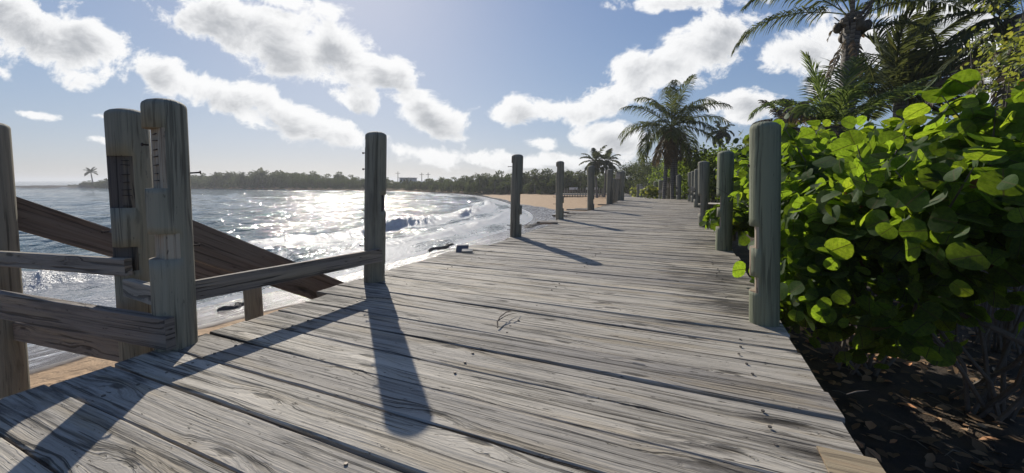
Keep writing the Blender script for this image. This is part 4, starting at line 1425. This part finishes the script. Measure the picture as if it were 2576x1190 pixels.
# the palm at the right border
b = at_y(2570, 330, 9.5)
cr = at_y(2560, 40, 9.5)
fr = [(-75, 10, 2.0, 1.1, dict(nl=60, lw=.018, ll=.55, hang=.9)), (-95, -12, 1.8, 1.0, dict(nl=60, lw=.018, ll=.55, hang=.7)), (-60, 55, 2.2, 1.5, dict(nl=60, lw=.018, ll=.6, hang=.8)), (-110, 35, 2.2, 1.6, dict(nl=60, lw=.018, ll=.6, hang=.8)), (20, 60, 2.3, 1.4, dict(nl=60, lw=.018, ll=.6, hang=.7)), (90, 40, 2.3, 1.4, dict(nl=60, lw=.018, ll=.6, hang=.7)), (150, 30, 2, 1.6, dict(nl=60, lw=.018, ll=.6, hang=.7)), (-85, -50, 1.6, .5, dict(nl=60, lw=.024, ll=.5, hang=.9)), (-70, -35, 2.1, .6, dict(nl=60, lw=.018, ll=.5, hang=.8))]
dead = [(-88, -20, 2.2, .9, dict(nl=60, lw=.018, ll=.5, hang=.9, dz=-.6)), (-70, -60, 1.8, .4, dict(nl=60, lw=.018, ll=.4, hang=.9, dz=-.6)), (-120, -60, 1.8, .4, dict(nl=60, lw=.018, ll=.4, hang=.9, dz=-.6))]
palm('coconut_palm', 'palm at the right border half hidden by the climbing shrub', (b.x, b.y, gz1(b.x, b.y)), tuple(cr), fr, PALM, .2, .2, seed=10, dead=dead, boots=10)
# the pale dry palm behind the green post
b = at_y(1985, 420, 13.5)
cr = at_y(1985, 318, 13.5)
fr = ring_fronds(r, 13, 1.25, el=(85, -10), droop=(.8, 1.6), az0=10, nl=34, lw=.03, ll=.45, hang=.5)
dead = ring_fronds(r, 8, 1.4, el=(-35, -70), droop=(.3, .7), az0=40, nl=34, lw=.018, ll=.45, hang=.8)
palm('dry_palm', 'small ragged grey palm just right of the largest green post top', (b.x, b.y, gz1(b.x, b.y)), tuple(cr), fr, GREYP, .15, .12, seed=12, dead=dead)
# palm far behind the hedge
b = at_y(1812, 420, 44)
cr = at_y(1812, 330, 44)
palm('coconut_palm', 'small far palm showing above the hedge right of the full crowned palm', (b.x, b.y, -.6), tuple(cr), ring_fronds(r, 16, 1.7, el=(70, -55), droop=(.9, 1.6), nl=20, lw=.06, ll=.6, hang=.6), FARP, .16, .12, seed=13, split=False)
for k, (px, py, d_, bx, lab) in enumerate(((1497, 405, 58, 1502, 'left of two palms leaning together over the far boardwalk'), (1526, 406, 60, 1520, 'right of two palms leaning together over the far boardwalk'))):
    cr = at_y(px, py, d_)
    b = at_y(bx, 480, d_)
    palm('coconut_palm', lab, (b.x, b.y, gz1(b.x, b.y)), tuple(cr), ring_fronds(r, 18, 2.6, el=(78, -35), droop=(.9, 1.5), az0=k * 40, nl=26, lw=.07, ll=.75, hang=.5), FARP, .17, .13, seed=14 + k, split=False)


# ------------------------------------------------------------------ the far shore
def copy_tree(o, parent=None):
    c = o.copy()
    COL.objects.link(c)
    if parent is not None: c.parent = parent
    for ch in [x for x in bpy.data.objects if x.parent == o]:
        copy_tree(ch, c)
    return c


def far_tree_proto(seed, flat=.45):
    r = np.random.default_rng(seed)
    root = empty('shore_tree', (0, 0, 0))
    mb = MB()
    tube(mb, [(0, 0, -.3), (.1, .05, .25), (.05, 0, .55)], [.045, .035, .02], 6)
    for k in range(5):
        a_ = r.uniform(0, 6.28)
        tube(mb, [(.05, 0, .35 + .05 * k), (.05 + math.cos(a_) * .3, math.sin(a_) * .3, .6 + .06 * k)], [.02, .008], 5)
    mb.build('trunk', BARK, root)
    C = []
    for k in range(15):                               # layered pads of foliage
        a_, q = r.uniform(0, 6.28), r.uniform(.05, .62)
        c = np.array((math.cos(a_) * q, math.sin(a_) * q, r.uniform(.28, .95) * (1.05 - .35 * q)))
        m = 85
        d = r.normal(size=(m, 3))
        d /= np.linalg.norm(d, axis=1)[:, None]
        C.append(c + d * np.array((.27, .27, .13)) * r.uniform(.6, 1.05, m)[:, None])
    for k in range(7):                                # low skirt
        a_ = r.uniform(0, 6.28)
        c = np.array((math.cos(a_) * .5, math.sin(a_) * .5, .16))
        d = r.normal(size=(60, 3))
        d /= np.linalg.norm(d, axis=1)[:, None]
        C.append(c + d * np.array((.28, .28, .18)))
    C = np.concatenate(C)
    nm = r.normal(size=C.shape) + np.array((0, 0, .8))
    V, F_, UV = scatter_leaves(C, nm, r.uniform(.03, .062, len(C)), LEAF6, r)
    build_np('crown', V, F_, FARL, UV, root)
    return root


def far_palm_proto(seed):
    r = np.random.default_rng(seed)
    root = empty('shore_palm', (0, 0, 0))
    mb = MB()
    lean = r.uniform(-.12, .12)
    palm_trunk(mb, (0, 0, -.1), (lean, 0, .72), .028, .02, n=6)
    mb.build('trunk', TRUNK, root)
    V, F_, UV = [], [], []
    for (a, e, L, dp, kw) in ring_fronds(r, 15, .40, el=(72, -40), droop=(.9, 1.6), nl=15, lw=.011, ll=.13, hang=.5):
        frond(V, F_, UV, (lean, 0, .72), R(a), R(e), L, dp, r, steps=7, **kw)
    build_np('crown', V, F_, FARP, UV, root)
    return root


TP = [far_tree_proto(s_) for s_ in (1, 2, 3, 4)]
PP = [far_palm_proto(s_) for s_ in (5, 6, 7)]
used = set()


def place(proto, x_, y_, z_, sx, sz, rot, label, cat, group):
    o = proto if proto.name not in used else copy_tree(proto)
    used.add(o.name)
    o.location = (x_, y_, z_)
    o.scale = (sx, sx, sz)
    o.rotation_euler = (0, 0, rot)
    tag(o, label, cat, group)
    return o


SKY_LINE = [(230, 466), (262, 458), (300, 450), (340, 450), (480, 443), (560, 438), (650, 429), (720, 431), (800, 436), (850, 440), (900, 441), (980, 452), (1005, 460), (1040, 455), (1100, 449), (1150, 446), (1200, 443), (1260, 437), (1330, 432), (1400, 433), (1450, 430), (1520, 434), (1580, 440), (1700, 430)]
SHORE = [(238, 184), (300, 179), (480, 170), (650, 157), (800, 145), (900, 136), (1000, 128), (1100, 113), (1180, 98), (1260, 84), (1330, 77), (1400, 71), (1450, 68), (1520, 66), (1580, 66), (1700, 72)]


def lerp(tab, v):
    return float(np.interp(v, [a for a, _ in tab], [b for _, b in tab]))


r = np.random.default_rng(99)
for row, (dd, hf) in enumerate(((4, .62), (11, .85), (20, 1.0))):
    px = 286.0 if row == 0 else 300.0
    while px < 1600:
        dist = lerp(SHORE, px) + dd + r.uniform(-2, 2) + (1 if px > 1050 else 0)
        x_ = (px - 1288) / 1000 * dist
        top = at_y(px, lerp(SKY_LINE, px) + r.uniform(-3, 5), dist)
        g0 = gz1(x_, dist)
        hh = max(1.6, (top.z - g0 + .5) * hf * r.uniform(.9, 1.1))
        side = 'left point' if px < 980 else 'beach end'
        lab = ('bushy dark tree in the unbroken wood on the far point across the bay' if side == 'left point' else 'hazy dark tree in the wood behind the far end of the beach')
        w_ = hh * r.uniform(.75, 1.15)
        place(TP[r.integers(4)], x_, dist, g0, w_, hh, r.uniform(0, 6.28), lab, 'tree', 'trees of the far point' if side == 'left point' else 'trees behind the far beach')
        px += w_ * r.uniform(.72, 1.0) / dist * 1000
palms = [(540, 432), (553, 431), (580, 430), (612, 429), (652, 424), (663, 421), (690, 433), (610, 436), (978, 452), (1025, 446), (1112, 444), (1186, 440), (1206, 432), (1222, 438), (1165, 446), (1244, 440), (1258, 438),
         (1318, 428), (1330, 431), (1345, 426), (1362, 431), (1378, 427), (1386, 430), (1396, 434), (1424, 430), (1436, 426), (1448, 434), (1460, 428), (1472, 436), (1545, 438), (1556, 446), (480, 440), (496, 441)]
for px, py in palms:
    dist = lerp(SHORE, px) + r.uniform(2, 16) + (1 if px > 1050 else 0)
    x_ = (px - 1288) / 1000 * dist
    g0 = gz1(x_, dist)
    top = at_y(px, py, dist)
    hh = max(3.0, top.z - g0)
    left = px < 980
    place(PP[r.integers(3)], x_, dist, g0, hh * r.uniform(.72, .95), hh * .98, r.uniform(0, 6.28),
          'palm crown poking out of the wood on the far point' if left else 'palm among the trees behind the far end of the beach', 'palm tree', 'palms of the far point' if left else 'palms behind the far beach')
# the lone palm and low scrub near the tip of the point
d_ = 187
x_ = (234 - 1288) / 1000 * d_
top = at_y(234, 428, d_)
g0 = gz1(x_, d_)
V, F_, UV = [], [], []
root = empty('shore_palm', (x_, d_, g0), 'lone windblown palm standing near the tip of the far point', 'palm tree')
mb = MB()
palm_trunk(mb, (x_ + .5, d_, g0 - .2), (x_ - .3, d_, top.z - .9), .26, .18)
mb.build('trunk', TRUNK, root)
rp = np.random.default_rng(77)
for (a, e, L, dp) in ((-80, 60, 3.2, .9), (-95, 35, 3.4, .8), (-70, 12, 3.3, .7), (-90, -8, 3.2, .7), (80, 40, 3.0, .3), (95, 15, 3.2, .8), (85, -8, 3.2, .7), (10, 70, 3, .8), (180, 40, 3, 1.2), (-110, -30, 3, .5)):
    frond(V, F_, UV, (x_ - .3, d_, top.z - .9), R(a), R(e), L, dp, rp, nl=26, lw=.13, ll=.9, hang=.4, wind=(-.1, 0, 0))
build_np('crown', V, F_, FARP, UV, root)
for px, hh, dd in ((226, 2.6, 4), (246, 2.0, 3), (258, 3.0, 5), (266, 3.6, 3), (204, 1.4, 3), (190, 1.0, 2.5), (178, .8, 2.5), (278, 4.4, 4), (214, 1.7, 4), (288, 4.6, 5), (238, 1.8, 3)):
    d_ = lerp(SHORE, px) + dd
    x_ = (px - 1288) / 1000 * d_
    place(TP[r.integers(4)], x_, d_, gz1(x_, d_) - .2, hh * 1.25, hh, r.uniform(0, 6), 'low scrub bush around the lone palm on the far point', 'shrub', 'scrub on the far point')


def house(label, px, py, wpx, dist, hgt, depth, roof, rot=0, win=3, flat=True):
    c = at_y(px, py, dist)
    w = wpx / 1000 * dist
    root = empty('house', tuple(c), label, 'house')
    x0, x1, y0, y1, z0 = c.x - w / 2, c.x + w / 2, c.y, c.y + depth, c.z - 1.5
    z1 = c.z + hgt
    mb = MB()
    mb.v += [(x0, y0, z0), (x1, y0, z0), (x1, y1, z0), (x0, y1, z0), (x0, y0, z1), (x1, y0, z1), (x1, y1, z1), (x0, y1, z1)]
    for q in ((0, 1, 5, 4), (1, 2, 6, 5), (2, 3, 7, 6), (3, 0, 4, 7)):
        mb.face(q, [(0, 0)] * 4)
    mb.build('wall', WALL, root)
    mb = MB()
    e = .35
    zt = z1 + (.18 if flat else .9)
    board(mb, (x0 - e, (y0 + y1) / 2, z1 + .1), (x1 + e, (y0 + y1) / 2, z1 + .1), depth + 2 * e, .2, (0, 1, .0 if flat else .12), 1)
    mb.build('roof', roof, root)
    for k in range(win):
        mb = MB()
        wx = x0 + w * (k + .5) / win
        board(mb, (wx - w / win * .28, y0 - .02, c.z + hgt * .5), (wx + w / win * .28, y0 - .02, c.z + hgt * .5), hgt * .42, .05, (0, 0, 1), 1)
        mb.build('window', GLASS, root)
    return root


house('pale two storey house on the far shore right of the lone middle post', 1021, 462, 32, 165, 2.3, 8, ROOFD, win=4)
house('low white house with a bright roof behind the far beach', 1074, 463.5, 40, 139, .8, 5, ROOFW, win=3)
house('small dull shed left of the low white house', 1053, 467, 12, 136, .5, 4, ROOFD, win=1)
for px, y0_, lab in ((1025 - 1.5, 431, 'utility pole on the far shore, tallest of the three'), (1061, 434, 'utility pole with a crossarm right of the pale house'), (1077, 434, 'thin utility pole rightmost on the far shore')):
    px_ = px if px != 1023.5 else 1001
    c, t = at_y(px_, 470, 158), at_y(px_, y0_ + 0.5, 158)
    root = empty('utility_pole', tuple(c), lab, 'utility pole')
    mb = MB()
    tube(mb, [c, t], [.16, .11], 8)
    mb.build('pole', POLE, root)
    mb = MB()
    board(mb, t + Vector((-.9, -.1, -.7)), t + Vector((.9, -.1, -.7)), .14, .12, (0, 0, 1), 1)
    mb.build('crossarm', POLE, root)

# the far leg of the boardwalk with its railing, beyond the orange sand
A, B = at_y(1400, 488.5, 66), at_y(1512, 489.5, 62)
root = empty('far_boardwalk', tuple(A.lerp(B, .5)), 'far pale boardwalk leg with a railing under the palms beyond the sand', 'boardwalk')
mb = MB()
board(mb, A, B, 1.8, .2, (0, 1, 0), 4, mi=0)
mb.build('decking', PALE, root)
n = 17
for k in range(n + 1):
    p = A.lerp(B, k / n)
    mb = MB()
    tube(mb, [p + Vector((0, -.85, -1.0)), p + Vector((0, -.85, 1.0))], .09, 8)
    mb.build('railing_post', POSTG, root)
for zz, w_ in ((.55, .14),):
    mb = MB()
    board(mb, A + Vector((0, -.97, zz)), B + Vector((0, -.97, zz)), w_, .05, (0, 0, 1), 2)
    mb.build('rail', RAILW, root)
for px, w_ in ((1443, 22), (1482, 14), (1498, 12)):
    p = at_y(px, 474.5, 63.5)
    mb = MB()
    board(mb, p + Vector((-w_ / 2 * .0635, 0, 0)), p + Vector((w_ / 2 * .0635, 0, 0)), .36, .06, (0, 0, 1), 1)
    mb.build('white_board', ROOFW, root)

# beach rock and drift lines at the water's edge
for k, (px, py, w_, l_, lab) in enumerate(((1345, 566, .5, 2.8, 'dark flat beach rock ledge beside the deck past the second seaward post'), (1110, 622, .16, 2.0, 'thin dark wrack line in the swash left of the broken board'), (590, 772, .18, .6, 'dark rock in the swash seen under the low rail'))):
    c = at_z(px, py, -2.25)
    rk = np.random.default_rng(60 + k)
    mb = MB()
    na, nb = 22, 9
    for i_ in range(na):
        for j_ in range(nb):
            u_, v_ = (i_ / (na - 1) - .5) * 2, (j_ / (nb - 1) - .5) * 2
            e_ = max(0, 1 - u_ * u_) ** .5
            q = Vector((DV[0], DV[1], 0)) * (u_ * l_ / 2 * 1.2) + Vector((NV[0], NV[1], 0)) * (v_ * w_ * (.35 + .65 * e_) + .12 * math.sin(u_ * 5 + k))
            mb.v.append(c + q + Vector((0, 0, (.10 * (1 - abs(v_) ** 3) * (.3 + .7 * e_) - .05) + rk.uniform(-.03, .03))))
    for i_ in range(na - 1):
        for j_ in range(nb - 1):
            a_ = i_ * nb + j_
            mb.face((a_, a_ + nb, a_ + nb + 1, a_ + 1), [(0, 0)] * 4)
    tag(mb.build('beach_rock', ROCK, None, loc=tuple(c)), lab, 'rock')


# ------------------------------------------------------------------ sea haze
mb = MB()
X0, X1, Y0, Y1, Z0, Z1 = -13000, 3000, -600, 13000, -9.0, 16.0
mb.v += [(X0, Y0, Z0), (X1, Y0, Z0), (X1, Y1, Z0), (X0, Y1, Z0), (X0, Y0, Z1), (X1, Y0, Z1), (X1, Y1, Z1), (X0, Y1, Z1)]
for q in ((0, 3, 2, 1), (4, 5, 6, 7), (0, 1, 5, 4), (1, 2, 6, 5), (2, 3, 7, 6), (3, 0, 4, 7)):
    mb.face(q, [(0, 0)] * 4)
hm = bpy.data.materials.new('sea_haze')
hm.use_nodes = True
HT = NT(hm.node_tree)
vol = HT.n('ShaderNodeVolumePrincipled', {'Color': (.9, .93, .97, 1), 'Density': 0.0007, 'Anisotropy': 0.3}, out=0)
HT.n('ShaderNodeOutputMaterial', {'Volume': vol}, out=None)
hz = mb.build('haze', hm)
tag(hz, 'thin pale sea haze over the bay', None, None, 'stuff')
